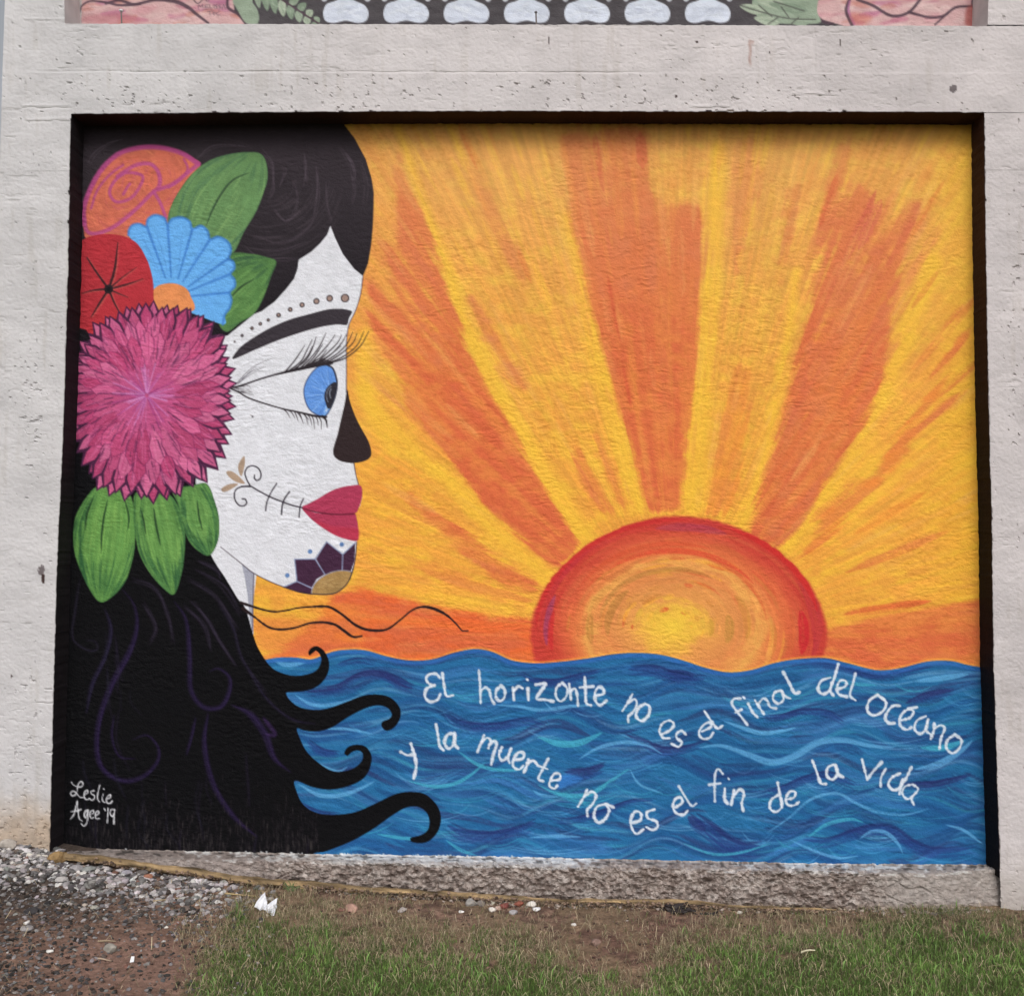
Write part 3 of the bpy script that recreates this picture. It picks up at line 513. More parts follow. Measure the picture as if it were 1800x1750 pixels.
    for p in ((505, 655), (614, 642), (745, 668), (838, 722), (938, 822), (945, 905), (945, 1003)):
        p2 = C1(p)[0]; c0 = np.array(cen); d = np.array(p2)-c0
        cv.stroke([c0+d*.28, c0+d*.6, np.array(p2)], (3, 4, 5), DD, a=.85, soft=2, dry=.12, clip=[15])
    for q in (0.3, .5, .7):
        pass
    for p in (((470, 690), (520, 790), (570, 900)), ((550, 680), (590, 800), (620, 930)), ((690, 680), (680, 800), (660, 920)), ((800, 740), (750, 840), (700, 940)), ((900, 790), (820, 870), (740, 960)), ((930, 880), (830, 950), (750, 990)), ((930, 970), (840, 1010), (760, 1040)), ((930, 1060), (850, 1060), (780, 1050))):
        cv.stroke(C1(*p), 2, (84, 146, 218), a=.6, dry=.3, clip=[15], taper=.3)
    cv.stroke(dpts[:30], 4.5, DD, a=.8, soft=2.2, clip=[15, 12, 13, 14], step=2)
    cv.poly(C1((530, 1100), (530, 1010), (560, 970), (610, 955), (660, 957), (710, 980), (735, 1020), (745, 1100)), (224, 142, 88), 16, var=.08)
    # ---- poppy
    RDp = (178, 50, 60)
    cv.poly(C1((147, 745), (170, 725), (205, 708), (280, 695), (370, 703), (450, 742), (505, 830), (535, 930), (540, 1020), (530, 1090), (400, 1120), (290, 1190), (210, 1230), (132, 1165), (133, 1000), (145, 850)), RDp, 17, var=.05)
    pc = np.array(C1((303, 985))[0])
    for i in range(260):
        a_ = U(0, 6.28); r0 = U(5, 45); r1 = r0+U(12, 45); d = np.array((np.cos(a_), np.sin(a_)))
        cv.stroke([pc+d*r0, pc+d*r1], U(1, 3), [(196, 60, 62), (156, 34, 50), (206, 78, 66), (172, 40, 60)][rng.integers(4)], a=.4, dry=.4, sm=False, clip=[17], soft=1.5, taper=.2)
    for p, w in ((((303, 985), (335, 880), (352, 740)), (5, 4, 1.5)), (((303, 985), (235, 890), (190, 820)), (4, 3.4, 2.4)), (((303, 985), (230, 990), (160, 1008)), (4, 3, 1)), (((303, 985), (255, 1060), (212, 1130)), (4, 4, 1.5)), (((303, 985), (330, 1050), (358, 1105)), (4, 3, 2)), (((303, 985), (360, 1010), (405, 1028)), (3, 2, 1)), (((303, 985), (400, 960), (485, 932)), (4, 3, 1)), (((303, 985), (380, 920), (450, 870)), (3, 2, .8))):
        cv.stroke([(x+2, y+1) for x, y in C1(*p)], np.array(w)*1.4, (204, 110, 96), a=.5, dry=.4, clip=[17], soft=2)
        cv.stroke(C1(*p), w, (44, 28, 34), a=.9, dry=.2, soft=1.4)
    cv.dot(tuple(pc), 8, (40, 28, 34)); cv.dot(tuple(pc), 4, (22, 18, 22))
    # ---- lower leaves
    leaf(C2((245, 940), (180, 1010), (130, 1100), (117, 1200), (125, 1300), (160, 1400), (210, 1500), (262, 1555), (330, 1520), (390, 1450), (420, 1370), (440, 1280), (447, 1150), (437, 1050), (410, 980), (330, 940)), 19, (96, 144, 74), (46, 90, 54), (122, 168, 86),
         [(C2((300, 1010), (280, 1100), (268, 1200), (265, 1300)), 4), (C2((225, 1000), (190, 1090), (180, 1180)), 3.5), (C2((385, 1000), (410, 1100), (405, 1180)), 3.5)], 260, ax=(C2((330, 940))[0], C2((262, 1560))[0]))
    leaf(C2((445, 980), (560, 960), (640, 1000), (690, 1090), (708, 1200), (702, 1320), (690, 1400), (650, 1512), (590, 1480), (520, 1400), (470, 1310), (447, 1220), (440, 1100)), 20, (92, 138, 72), (44, 86, 54), (118, 164, 86),
         [(C2((540, 1050), (555, 1150), (578, 1260)), 4), (C2((470, 1050), (490, 1130), (500, 1200)), 3), (C2((630, 1070), (660, 1200)), 3)], 240, ax=(C2((540, 960))[0], C2((650, 1515))[0]))
    leaf(C2((640, 960), (740, 940), (820, 930), (862, 1020), (886, 1120), (880, 1230), (835, 1308), (770, 1280), (720, 1220), (690, 1120), (670, 1040)), 21, (92, 138, 74), (46, 88, 56), (116, 160, 86),
         [(C2((770, 1010), (780, 1100), (800, 1180)), 3.4), (C2((840, 1030), (860, 1120)), 3)], 180, ax=(C2((740, 930))[0], C2((840, 1310))[0]))
    # ---- dahlia
    dc = np.array((258., 695.))
    A_ = np.radians([0, 22, 45, 68, 90, 112, 135, 158, 180, 202, 225, 248, 270, 292, 315, 338, 360])
    R_ = np.array([153, 160, 178, 168, 162, 155, 152, 145, 142, 150, 166, 186, 184, 182, 178, 158, 153.])
    Rf = lambda a_: np.interp(np.mod(a_, 2*np.pi), A_, R_)
    edge = (74, 34, 66)
    rings = [(1.0, 46), (.965, 42), (.84, 34), (.69, 26)]
    cv.poly([(dc[0]+110*np.cos(q), dc[1]+112*np.sin(q)) for q in np.linspace(0, 6.2, 20)], (186, 82, 130), 18)
    PK_ = [(196, 86, 130), (208, 108, 150), (180, 68, 112), (202, 98, 142), (188, 76, 120)]
    for q, (f, n) in enumerate(rings):
        for k in range(n):
            a_ = 2*np.pi*(k+.5*(q % 2)+U(-.18, .18))/n; R = Rf(a_)*f*U(.96, 1.03); hw = np.pi/n*1.25
            din = lambda r, t: (dc[0]+r*np.cos(t), dc[1]-r*np.sin(t))
            P = [din(R*.45, a_), din(R*.72, a_-hw*.95), din(R*.88, a_-hw*.7), din(R, a_), din(R*.88, a_+hw*.7), din(R*.72, a_+hw*.95)]
            if q <= 1: cv.poly([din(R*.45, a_), din(R*.74, a_-hw*1.25), din(R*.9, a_-hw), din(R+4.5, a_), din(R*.9, a_+hw), din(R*.74, a_+hw*1.25)], edge, 18, sm=False)
            elif q < 6: cv.poly([din(R*.45, a_), din(R*.72, a_-hw*1.1), din(R*.88, a_-hw*.85), din(R+2, a_), din(R*.88, a_+hw*.85), din(R*.72, a_+hw*1.1)], (126, 46, 92), 18, sm=False, a=.7)
            cv.poly(P, np.array(PK_[rng.integers(5)])*U(.94, 1.05), 18, sm=False, a=.95)
            for s_ in range(2):
                o = U(-.6, .6)*hw
                cv.stroke([din(R*U(.5, .7), a_+o), din(R*U(.8, .97), a_+o*.5)], U(1, 2.4), [(214, 112, 158), (160, 50, 96), (222, 126, 170)][rng.integers(3)], a=.5, dry=.4, sm=False, soft=1.3)
    for i in range(1300):
        a_ = U(0, 6.28); r0 = U(.05, .75); r1 = r0+U(.1, .25); R = Rf(a_)
        if r1 > .95: continue
        cv.stroke([(dc[0]+R*r0*np.cos(a_), dc[1]-R*r0*np.sin(a_)), (dc[0]+R*r1*np.cos(a_+.03), dc[1]-R*r1*np.sin(a_+.03))], U(2, 7), PK_[rng.integers(5)] if i % 3 else (206, 116, 160), a=U(.35, .75), dry=.36, sm=False, soft=2, clip=[18], taper=.3)
    for i in range(760):
        a_ = U(0, 6.28); r0 = U(.25, .85); r1 = r0+U(.04, .16); R = Rf(a_)
        dk = rng.random() < .42
        cv.stroke([(dc[0]+R*r0*np.cos(a_), dc[1]-R*r0*np.sin(a_)), (dc[0]+R*r1*np.cos(a_+.02), dc[1]-R*r1*np.sin(a_+.02))], U(1, 2.6), (92, 40, 78) if dk else [(212, 108, 156), (196, 80, 132)][i % 2], a=U(.3, .75), dry=.38, sm=False, soft=1.2, clip=[18])
    for i in range(90):
        a_ = U(0, 6.28); r1 = U(18, 62)
        cv.stroke([(dc[0]+5*np.cos(a_), dc[1]-5*np.sin(a_)), (dc[0]+r1*np.cos(a_), dc[1]-r1*np.sin(a_))], U(1, 3), [(196, 126, 184), (182, 92, 160), (206, 140, 196), (150, 56, 120)][rng.integers(4)], a=.6, dry=.34, sm=False, soft=1.5, clip=[18])
    # black margin beside the flowers
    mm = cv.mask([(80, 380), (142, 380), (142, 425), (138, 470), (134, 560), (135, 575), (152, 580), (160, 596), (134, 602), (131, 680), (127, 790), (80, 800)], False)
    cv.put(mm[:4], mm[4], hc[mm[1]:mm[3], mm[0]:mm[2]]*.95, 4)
    cv.stroke([(133, 602), (131, 680), (127.5, 788)], 1.6, (176, 96, 130), a=.8, sm=False)
    cv.stroke([(142, 425), (138, 470), (134.5, 560)], 1.6, (170, 70, 80), a=.6, sm=False)
    # ---- the upper and lower paint limits
    nz = lambda x: 2.2*(vnoise(x/9, x*0, 7)-.5)+1.6*(vnoise(x/3.3, x*0, 8)-.5)
    xs = np.arange(560, 1780, 2.); ys = 217+(xs-600)*.0015+nz(xs)
    cv.poly(list(zip(xs, ys))+[(1790, 180), (560, 180)], (42, 26, 24), 24, sm=False)
    # ---- writing
    WH = (214, 222, 236)
    def word(idv, glyphs, w=5.6, col=WH):
        for g in glyphs:
            cv.stroke(g, w*U(.86, 1.1), col, a=U(.84, .95), soft=1.1, idv=idv, rough=.5, dry=.16, step=2)
            cv.stroke(g, w*.5, (232, 236, 244), a=.5, soft=1.5, dry=.35, step=2)
    words = [
     ('El', [CA((300, 228), (278, 205), (240, 208), (222, 232), (240, 262), (272, 268)), CA((268, 270), (225, 290), (216, 335), (245, 362), (285, 352), (302, 320)), CA((314, 202), (322, 260), (336, 328), (374, 326))]),
     ('horizonte', [CA((520, 182), (527, 270), (530, 372)), CA((532, 300), (556, 282), (578, 298), (590, 345), (606, 372)), CA((645, 272), (618, 300), (618, 340), (640, 358), (664, 338), (666, 296), (645, 272)), CA((712, 282), (718, 352)), CA((716, 304), (742, 276), (766, 286)),
       CA((797, 288), (800, 352)), CA((792, 236), (796, 240)), CA((842, 266), (895, 262), (868, 305), (845, 346), (890, 350), (940, 360)), CA((992, 256), (960, 282), (955, 330), (980, 360), (1012, 335), (1020, 290), (992, 256)), CA((1030, 262), (1036, 310), (1040, 352)), CA((1040, 300), (1062, 288), (1074, 320), (1080, 385)),
       CA((1118, 222), (1122, 300), (1126, 368), (1152, 382)), CA((1088, 282), (1165, 276)), CA((1178, 328), (1222, 318), (1222, 290), (1196, 280), (1176, 312), (1180, 360), (1206, 382), (1240, 356))]),
     ('no', [CA((1330, 415), (1362, 366), (1388, 318)), CA((1364, 368), (1400, 348), (1412, 376), (1390, 420), (1364, 445), (1364, 478)), CA((1458, 374), (1420, 398), (1408, 444), (1440, 470), (1478, 438), (1484, 390), (1458, 374))]),
     ('es', [CA((1555, 545), (1600, 522), (1622, 490), (1596, 468), (1556, 486), (1540, 530), (1560, 565), (1596, 568)), CA((1690, 548), (1664, 526), (1636, 544), (1640, 570), (1666, 590), (1648, 616), (1608, 600))]),
     ('el', [CB((42, 512), (92, 486), (84, 462), (50, 478), (26, 520), (46, 550), (84, 546), (104, 518)), CB((56, 400), (90, 450), (126, 494), (156, 480))]),
     ('final', [CB((252, 332), (218, 334), (206, 362), (240, 410), (290, 474)), CB((226, 408), (258, 392)), CB((296, 362), (320, 408), (346, 434)), CB((268, 324), (274, 330)), CB((332, 342), (356, 380), (380, 416)), CB((350, 362), (376, 332), (400, 345), (414, 378), (446, 386)),
       CB((474, 288), (440, 300), (430, 336), (460, 360), (488, 336), (478, 292)), CB((478, 292), (500, 322), (526, 332)), CB((486, 188), (520, 250), (548, 302), (578, 296))]),
     ('del', [CB((745, 218), (694, 236), (676, 282), (702, 308), (738, 288), (752, 242)), CB((786, 146), (764, 222), (742, 286), (760, 316)), CB((778, 282), (824, 266), (828, 238), (798, 234), (780, 268), (788, 308), (832, 322)), CB((880, 196), (866, 250), (850, 314), (880, 342))]),
     ('oceano', [CB((1000, 312), (955, 345), (945, 398), (980, 424), (1030, 400), (1046, 352), (1000, 312)), CB((1122, 372), (1086, 372), (1056, 402), (1042, 440), (1062, 466), (1092, 466)), CB((1132, 450), (1178, 436), (1196, 402), (1160, 394), (1126, 430), (1124, 478), (1158, 502), (1184, 490)), CB((1168, 388), (1214, 380)),
       CB((1264, 428), (1216, 452), (1202, 498), (1232, 524), (1264, 498), (1276, 446)), CB((1276, 446), (1262, 500), (1290, 528)), CB((1310, 466), (1306, 510), (1290, 552)), CB((1312, 494), (1344, 478), (1366, 496), (1346, 550), (1338, 606)), CB((1422, 528), (1382, 558), (1376, 602), (1408, 630), (1444, 606), (1458, 560), (1422, 528))]),
     ('y', [CA((80, 646), (116, 664), (156, 658)), CA((136, 600), (158, 670), (166, 730), (152, 795))]),
     ('la', [CA((278, 490), (290, 560), (298, 610), (320, 636)), CA((382, 540), (344, 548), (326, 590), (346, 626), (376, 606), (384, 552)), CA((384, 552), (384, 602), (402, 624))]),
     ('muerte', [CA((550, 550), (530, 600), (512, 645)), CA((536, 592), (566, 566), (586, 582), (574, 624)), CA((580, 604), (606, 584), (620, 604), (602, 660), (590, 716)), CA((650, 620), (634, 660), (648, 692), (676, 680), (700, 632)), CA((702, 626), (686, 680), (694, 708)),
       CA((716, 692), (768, 682), (772, 652), (742, 650), (714, 692), (716, 730), (748, 744), (772, 722)), CA((800, 690), (788, 730), (774, 760)), CA((796, 712), (826, 694), (850, 716)), CA((914, 680), (882, 740), (856, 796), (882, 810)), CA((852, 722), (908, 742)), CA((930, 806), (974, 800), (978, 772), (948, 768), (926, 800), (918, 836), (946, 852), (962, 836))]),
     ('no2', [CA((1132, 858), (1108, 908), (1080, 954)), CA((1116, 898), (1156, 870), (1182, 892), (1162, 940), (1132, 972), (1134, 1008)), CA((1234, 940), (1186, 956), (1170, 1008), (1196, 1044), (1236, 1020), (1256, 972), (1234, 940), (1284, 960))]),
     ('es2', [CA((1388, 1046), (1432, 1030), (1434, 990), (1400, 984), (1378, 1030), (1386, 1080), (1412, 1108), (1450, 1082)), CA((1512, 970), (1470, 986), (1476, 1020), (1520, 1036), (1530, 1068), (1500, 1086), (1466, 1070))]),
     ('el2', [CA((1628, 960), (1668, 932), (1660, 902), (1630, 912), (1616, 952), (1634, 990), (1676, 1000), (1700, 976)), CA((1650, 840), (1686, 900), (1722, 950), (1748, 936))]),
     ('fin', [CB((156, 742), (132, 716), (116, 740), (112, 800), (113, 892)), CB((82, 802), (144, 794)), CB((168, 822), (166, 878), (182, 904)), CB((186, 766), (190, 772)), CB((218, 832), (210, 872), (202, 910)), CB((214, 866), (248, 828), (272, 850), (260, 902), (268, 944))]),
     ('de', [CB((456, 860), (420, 886), (414, 930), (446, 950), (478, 922), (476, 876)), CB((456, 792), (470, 866), (480, 926)), CB((506, 882), (544, 872), (552, 842), (522, 840), (500, 880), (512, 912), (546, 914), (572, 896))]),
     ('la2', [CB((645, 670), (668, 730), (690, 792), (718, 798)), CB((768, 690), (730, 708), (724, 752), (754, 774), (782, 742), (770, 694)), CB((772, 698), (786, 744), (812, 760))]),
     ('vida', [CB((916, 664), (930, 720), (944, 774)), CB((944, 774), (978, 728), (1022, 680)), CB((1046, 714), (1020, 762), (1018, 812)), CB((1124, 740), (1080, 762), (1060, 800), (1084, 830), (1120, 820), (1138, 772)), CB((1186, 704), (1160, 760), (1130, 812), (1120, 854)), CB((1192, 800), (1150, 812), (1136, 850), (1164, 880), (1204, 852), (1222, 824), (1192, 800)), CB((1206, 850), (1186, 878), (1198, 910))]),
    ]
    WN = []
    for k, (nm, g) in enumerate(words):
        word(40+k, g, 4.8 if nm not in ('y', 'la') else 5.2); WN.append(nm)
    sig = [CS((360, 190), (400, 250), (480, 295), (560, 308), (622, 290), (640, 220), (600, 175), (532, 230), (505, 330), (492, 430), (450, 500), (380, 525), (335, 470), (380, 412), (450, 430), (510, 500), (570, 558), (640, 560)), CS((680, 500), (750, 450), (755, 390), (700, 410), (665, 490), (680, 580), (740, 620), (790, 590)),
           CS((900, 400), (830, 420), (840, 470), (925, 530), (900, 610), (840, 628), (800, 580)), CS((1050, 260), (1015, 400), (990, 540), (1010, 640), (1045, 670)), CS((1135, 480), (1110, 570), (1125, 660), (1170, 685)), CS((1142, 352), (1150, 362)), CS((1240, 595), (1310, 560), (1310, 500), (1240, 540), (1205, 640), (1240, 705), (1310, 700), (1350, 650)),
           CS((330, 1090), (420, 970), (500, 650)), CS((500, 650), (520, 900), (550, 1080), (620, 1135)), CS((345, 905), (480, 895), (590, 855)), CS((765, 870), (700, 900), (670, 990), (700, 1055), (740, 990), (765, 870)), CS((765, 870), (755, 1050), (725, 1200), (650, 1260), (600, 1200)),
           CS((830, 980), (900, 940), (890, 880), (830, 900), (805, 990), (840, 1070), (895, 1050)), CS((950, 1000), (1020, 960), (1020, 895), (960, 920), (935, 1010), (960, 1080), (1045, 1075)), CS((1158, 835), (1185, 890)), CS((1250, 830), (1240, 1000), (1230, 1180)), CS((1410, 860), (1320, 860), (1300, 960), (1360, 1025), (1395, 960)), CS((1410, 860), (1400, 1000), (1390, 1200))]
    word(60, sig, 2.5, (206, 206, 210))
    # ---- scuffed lower limit: splashes of white primer, chips
    bot = lambda x: np.interp(x, [80, 300, 560, 900, 1200, 1450, 1740], [1492, 1497, 1503, 1508, 1515, 1520, 1521])
    for i in range(900):
        x = U(300, 1320) if rng.random() < .85 else U(90, 1740)
        if rng.random() < .6: x = U(560, 1000)
        if vnoise(np.array(x/16.), np.array(2.), 55) < .5: continue
        y = bot(x)+U(0, 8)
        cv.stroke([(x, y+3), (x+U(-1.5, 1.5), y-U(0, 6))], U(1.5, 4), (214, 216, 218), a=.8, soft=1, sm=False, dry=.3)
    return cv, WN

def paint_upper():
    cv = Canvas(100, -150, 1760, 60, 1.0, (58, 54, 58))
    rng = cv.rng; U = rng.uniform
    def T1(*p): return [(100+x/3., y/3.) for x, y in p]
    def T2(*p): return [(1200+x/3., y/3.) for x, y in p]
    cv.poly([(80, -200), (144, -200), (144, 80), (80, 80)], (188, 182, 180), 0, sm=False)
    cv.poly([(1712, -200), (1780, -200), (1780, 80), (1712, 80)], (186, 180, 180), 0, sm=False)
    # white ovals and little drops of the lace
    for k in range(7):
        x = 608+k*106.0
        for yy, s in ((20, 1), (-60, 1), (-140, 1)):
            cv.poly([(x-40, yy+3), (x-34, yy-12), (x-18, yy-18), (x, yy-27), (x+16, yy-18), (x+33, yy-10), (x+40, yy+3), (x+36, yy+17), (x+22, yy+21), (x, yy+17), (x-22, yy+21), (x-36, yy+17)], (208, 216, 232), 3, var=.06)
            for i in range(12): cv.stroke([(x+U(-36, 0), yy+U(-14, 16)), (x+U(0, 36), yy+U(-14, 16))], U(2, 5), [(224, 230, 240), (184, 192, 212)][i % 2], a=.5, dry=.4, sm=False, soft=2, clip=[3])
        for yy in (-18, -98):
            for dx in (-38, 38): cv.stroke([(x+dx, yy-14), (x+dx, yy+16)], (3, 11), (196, 200, 212), idv=3, sm=False)
    PKs = [(204, 146, 152), (184, 104, 128), (216, 184, 182), (170, 92, 130), (192, 124, 112), (222, 198, 194)]
    def bloom(poly, idv):
        cv.poly(poly, (206, 164, 164), idv, sm=False)
        P = np.array(poly); x0, x1 = P[:, 0].min(), P[:, 0].max()
        for i in range(160):
            x, y = U(x0, x1), U(-150, 48)
            cv.stroke([(x-U(10, 30), y+U(-6, 6)), (x, y), (x+U(10, 30), y+U(-8, 4))], U(4, 12), PKs[rng.integers(6)], a=.6, dry=.3, soft=4, clip=[idv], taper=.3)
    bloom([(144, -160), (420, -160), (410, -10), (412, 20), (434, 48), (144, 48)], 1)
    bloom([(1424, 10), (1450, -160), (1714, -160), (1714, 48), (1490, 48), (1440, 34)], 2)
    LN = (64, 44, 56)
    for p, w in ((T1((120, 65), (135, 30), (180, 8), (260, 15), (330, 30), (420, 25), (520, 2), (620, 10), (690, 40), (740, 80), (800, 125)), (3, 4, 5, 7, 4)), (T1((260, 20), (330, 5), (400, 25), (440, 22)), 5), (T1((700, -30), (740, 20), (770, 0)), 2), (T1((900, 0), (905, 45), (960, 80), (1000, 125)), 5),
                 (T1((150, -200), (300, -140), (420, -30)), 5), (T1((880, -10), (850, -160), (700, -300)), 5)):
        cv.stroke(p, w, LN, a=.9, soft=1.4)
    for p, w in ((T2((670, 35), (700, 10), (730, -20)), 4), (T2((670, 35), (700, 80), (740, 115), (790, 128)), 5), (T2((880, -5), (862, 60), (895, 140)), 5.5), (T2((920, 0), (1000, 30), (1100, 85), (1190, 68), (1260, -10)), 5), (T2((1190, 66), (1290, 92), (1370, 88), (1440, 42), (1530, 36)), 4.5), (T2((1330, 132), (1400, 70)), 3), (T2((1525, 36), (1530, -20)), 4),
                 (T2((950, -100), (1100, -200), (1300, -150)), 5)):
        cv.stroke(p, w, LN, a=.9, soft=1.4)
    cv.stroke(T2((880, 10), (875, 60), (905, 130)), 4, (160, 84, 140), a=.7, soft=2); cv.poly(T2((1500, 40), (1545, 40), (1545, 135), (1490, 130)), (158, 62, 56), 2, a=.7, blur=4)
    cv.poly(T2((890, 70), (1000, 90), (960, 130), (900, 125)), (200, 110, 90), 2, a=.6, blur=6)
    cv.poly(T1((150, 90), (300, 70), (420, 90), (420, 125), (150, 125)), (170, 90, 100), 1, a=.5, blur=6)
    LG = [(140, 158, 136), (164, 178, 156), (120, 140, 118)]
    def blade(a, b, w, idv):
        a, b = np.array(a), np.array(b); d = b-a; n = np.array((-d[1], d[0]))/np.hypot(*d)
        cv.poly([a, a+d*.3+n*w, a+d*.7+n*w*.8, b, a+d*.7-n*w*.8, a+d*.3-n*w], LG[rng.integers(3)], idv)
        cv.stroke([a, b], 1, (110, 126, 108), a=.5, sm=False)
        for i in range(4): cv.stroke([a+d*U(.1, .5)+n*U(-.5, .5)*w, a+d*U(.5, .9)+n*U(-.5, .5)*w], 2, LG[i % 3], a=.6, sm=False, dry=.3)
    s0, s1 = np.array((434., -40.)), np.array((560., 42.))
    cv.poly(T1((930, 0), (1010, 0), (1060, 60), (1060, 125), (1000, 125), (950, 50)), LG[0], 4)
    for t in np.linspace(0, .95, 9):
        b = s0+(s1-s0)*t; blade(b, b+np.array((30, -26))*(1.2-t), 7, 4); blade(b, b+np.array((6, 40))*(1.25-t), 7, 4)
    cv.stroke([s0, s1], 3, LN, sm=False)
    e0, e1 = np.array((1440., 8.)), np.array((1300., 12.))
    cv.poly([(1330, -10), (1430, -30), (1436, 20), (1436, 42), (1340, 36)], LG[0], 5)
    for p, q in (((1345, 22), (1300, 11)), ((1385, 12), (1330, 2)), ((1370, 42), (1325, 32)), ((1420, 20), (1352, 8)), ((1418, 42), (1382, 32)), ((1425, 8), (1372, -8)), ((1420, 42), (1395, 38))): blade(p, q, 8, 5)
    for p in (T2((300, 30), (430, 70), (560, 100), (700, 105)), T2((400, 30), (470, 90)), T2((520, 40), (560, 95)), T2((480, 10), (640, 60)), T2((450, 130), (500, 95)), T2((570, 130), (610, 95))): cv.stroke(p, 2.4, (70, 72, 66), a=.85)
    # small lettering on the flower
    TX = (92, 74, 86)
    for g in (T1((785, -6), (790, 10), (800, 8), (802, -6)),
              T1((748, 50), (750, 28), (760, 40), (770, 26), (774, 48)), T1((800, 28), (784, 30), (786, 48), (802, 46)), T1((786, 38), (798, 37)), T1((808, 28), (810, 48), (820, 47)), T1((828, 28), (829, 48)), T1((846, 28), (836, 34), (848, 42), (838, 48)), T1((864, 28), (854, 34), (866, 42), (856, 48)), T1((872, 50), (880, 26), (890, 50)),
              T1((794, 62), (822, 60)), T1((808, 62), (810, 84)), T1((828, 66), (822, 76), (832, 82), (836, 70), (828, 66)), T1((856, 64), (842, 72), (848, 84), (860, 82))):
        cv.stroke(g, 1.3, TX, a=.8, soft=.9)
    X, Y = cv.grid(0, 0, cv.W, cv.H)
    f = fbm(X/22, Y/9, 5)[..., None]
    cv.rgb[:] = cv.rgb*.86+np.array((188, 184, 186))*.14*(.6+.8*f)
    return cv
# ---------------------------------------------------------------- places: a photo pixel met with a real plane
_R = np.array(Euler((math.pi/2+PITCH, ROLL, YAW), 'XYZ').to_matrix())
def rays(px, py):
    px = np.asarray(px, float); py = np.asarray(py, float)
    d = np.stack([(px-900)/1733., -(py-875)/1733., -np.ones_like(px)], -1)
    return d@_R.T
def onwall(px, py, y=0.):
    px, py = np.broadcast_arrays(np.asarray(px, float), np.asarray(py, float))
    d = rays(px, py); t = (y-CAM_LOC[1])/d[..., 1]
    return CAM_LOC+d*t[..., None]
def topix(P):
    q = (np.asarray(P)-CAM_LOC)@_R
    return 900-q[..., 0]/q[..., 2]*1733, 875+q[..., 1]/q[..., 2]*1733
DEPTH = .125            # how far the mural lies behind the face of the frame
ALB = .9

def lin(c):
    c = np.asarray(c, float)/255.
    return np.where(c <= .04045, c/12.92, ((c+.055)/1.055)**2.4)
def col_of(c, k=1.0): return np.clip(lin(c)*ALB, .0015, .86)

# ---------------------------------------------------------------- materials
def newmat(name, rough=.8, spec=.3):
    m = bpy.data.materials.new(name); m.use_nodes = True
    b = m.node_tree.nodes['Principled BSDF']; b.inputs['Roughness'].default_value = rough
    b.inputs['Specular IOR Level'].default_value = spec
    return m, m.node_tree, b
def attr_mat(name, rough, spec, scales, strengths, dist=.002, var=.05, vscale=9.0):
    """vertex paint colour x fine noise, bump from two noises"""
    m, t, b = newmat(name, rough, spec); N, L = t.nodes.new, t.links.new
    a = N('ShaderNodeAttribute'); a.attribute_name = 'paint'
    g = N('ShaderNodeNewGeometry')
    n0 = N('ShaderNodeTexNoise'); n0.inputs['Scale'].default_value = vscale; n0.inputs['Detail'].default_value = 6
    L(g.outputs['Position'], n0.inputs['Vector'])
    mr = N('ShaderNodeMapRange'); mr.inputs[3].default_value = 1-var; mr.inputs[4].default_value = 1+var
    mr.inputs[1].default_value = .3; mr.inputs[2].default_value = .7
    L(n0.outputs[0], mr.inputs[0])
    vm = N('ShaderNodeVectorMath'); vm.operation = 'SCALE'
    L(a.outputs['Color'], vm.inputs[0]); L(mr.outputs[0], vm.inputs['Scale']); L(vm.outputs[0], b.inputs['Base Color'])
    last = None
    for s, k in zip(scales, strengths):
        n = N('ShaderNodeTexNoise'); n.inputs['Scale'].default_value = s; n.inputs['Detail'].default_value = 4; n.inputs['Roughness'].default_value = .6
        L(g.outputs['Position'], n.inputs['Vector'])
        bp = N('ShaderNodeBump'); bp.inputs['Strength'].default_value = k; bp.inputs['Distance'].default_value = dist
        L(n.outputs[0], bp.inputs['Height'])
        if last: L(last.outputs[0], bp.inputs['Normal'])
        last = bp
    if last: L(last.outputs[0], b.inputs['Normal'])
    return m
M_MURAL = attr_mat('mural_paint', .7, .12, (55, 170), (.6, .7), .0038, .035, 30)
M_CONC = attr_mat('painted_concrete', .85, .2, (24, 90, 260), (.35, .5, .5), .003, .05, 5)
M_RAW = attr_mat('raw_concrete', .95, .15, (40, 130, 300), (.8, .8, .6), .005, .22, 40)
M_SOIL = attr_mat('soil', .97, .1, (60, 180, 420), (.9, .9, .7), .006, .25, 70)
M_STONE = attr_mat('stone', .9, .2, (120, 400), (.5, .4), .002, .14, 90)
M_GRASS = attr_mat('grass_blade', .6, .25, (), (), var=.1, vscale=30)
M_WOOD = attr_mat('weathered_strip', .85, .2, (60, 220), (.7, .6), .003, .2, 30)
M_LITTER = attr_mat('litter', .6, .3, (60,), (.4,), .002, .04, 30)

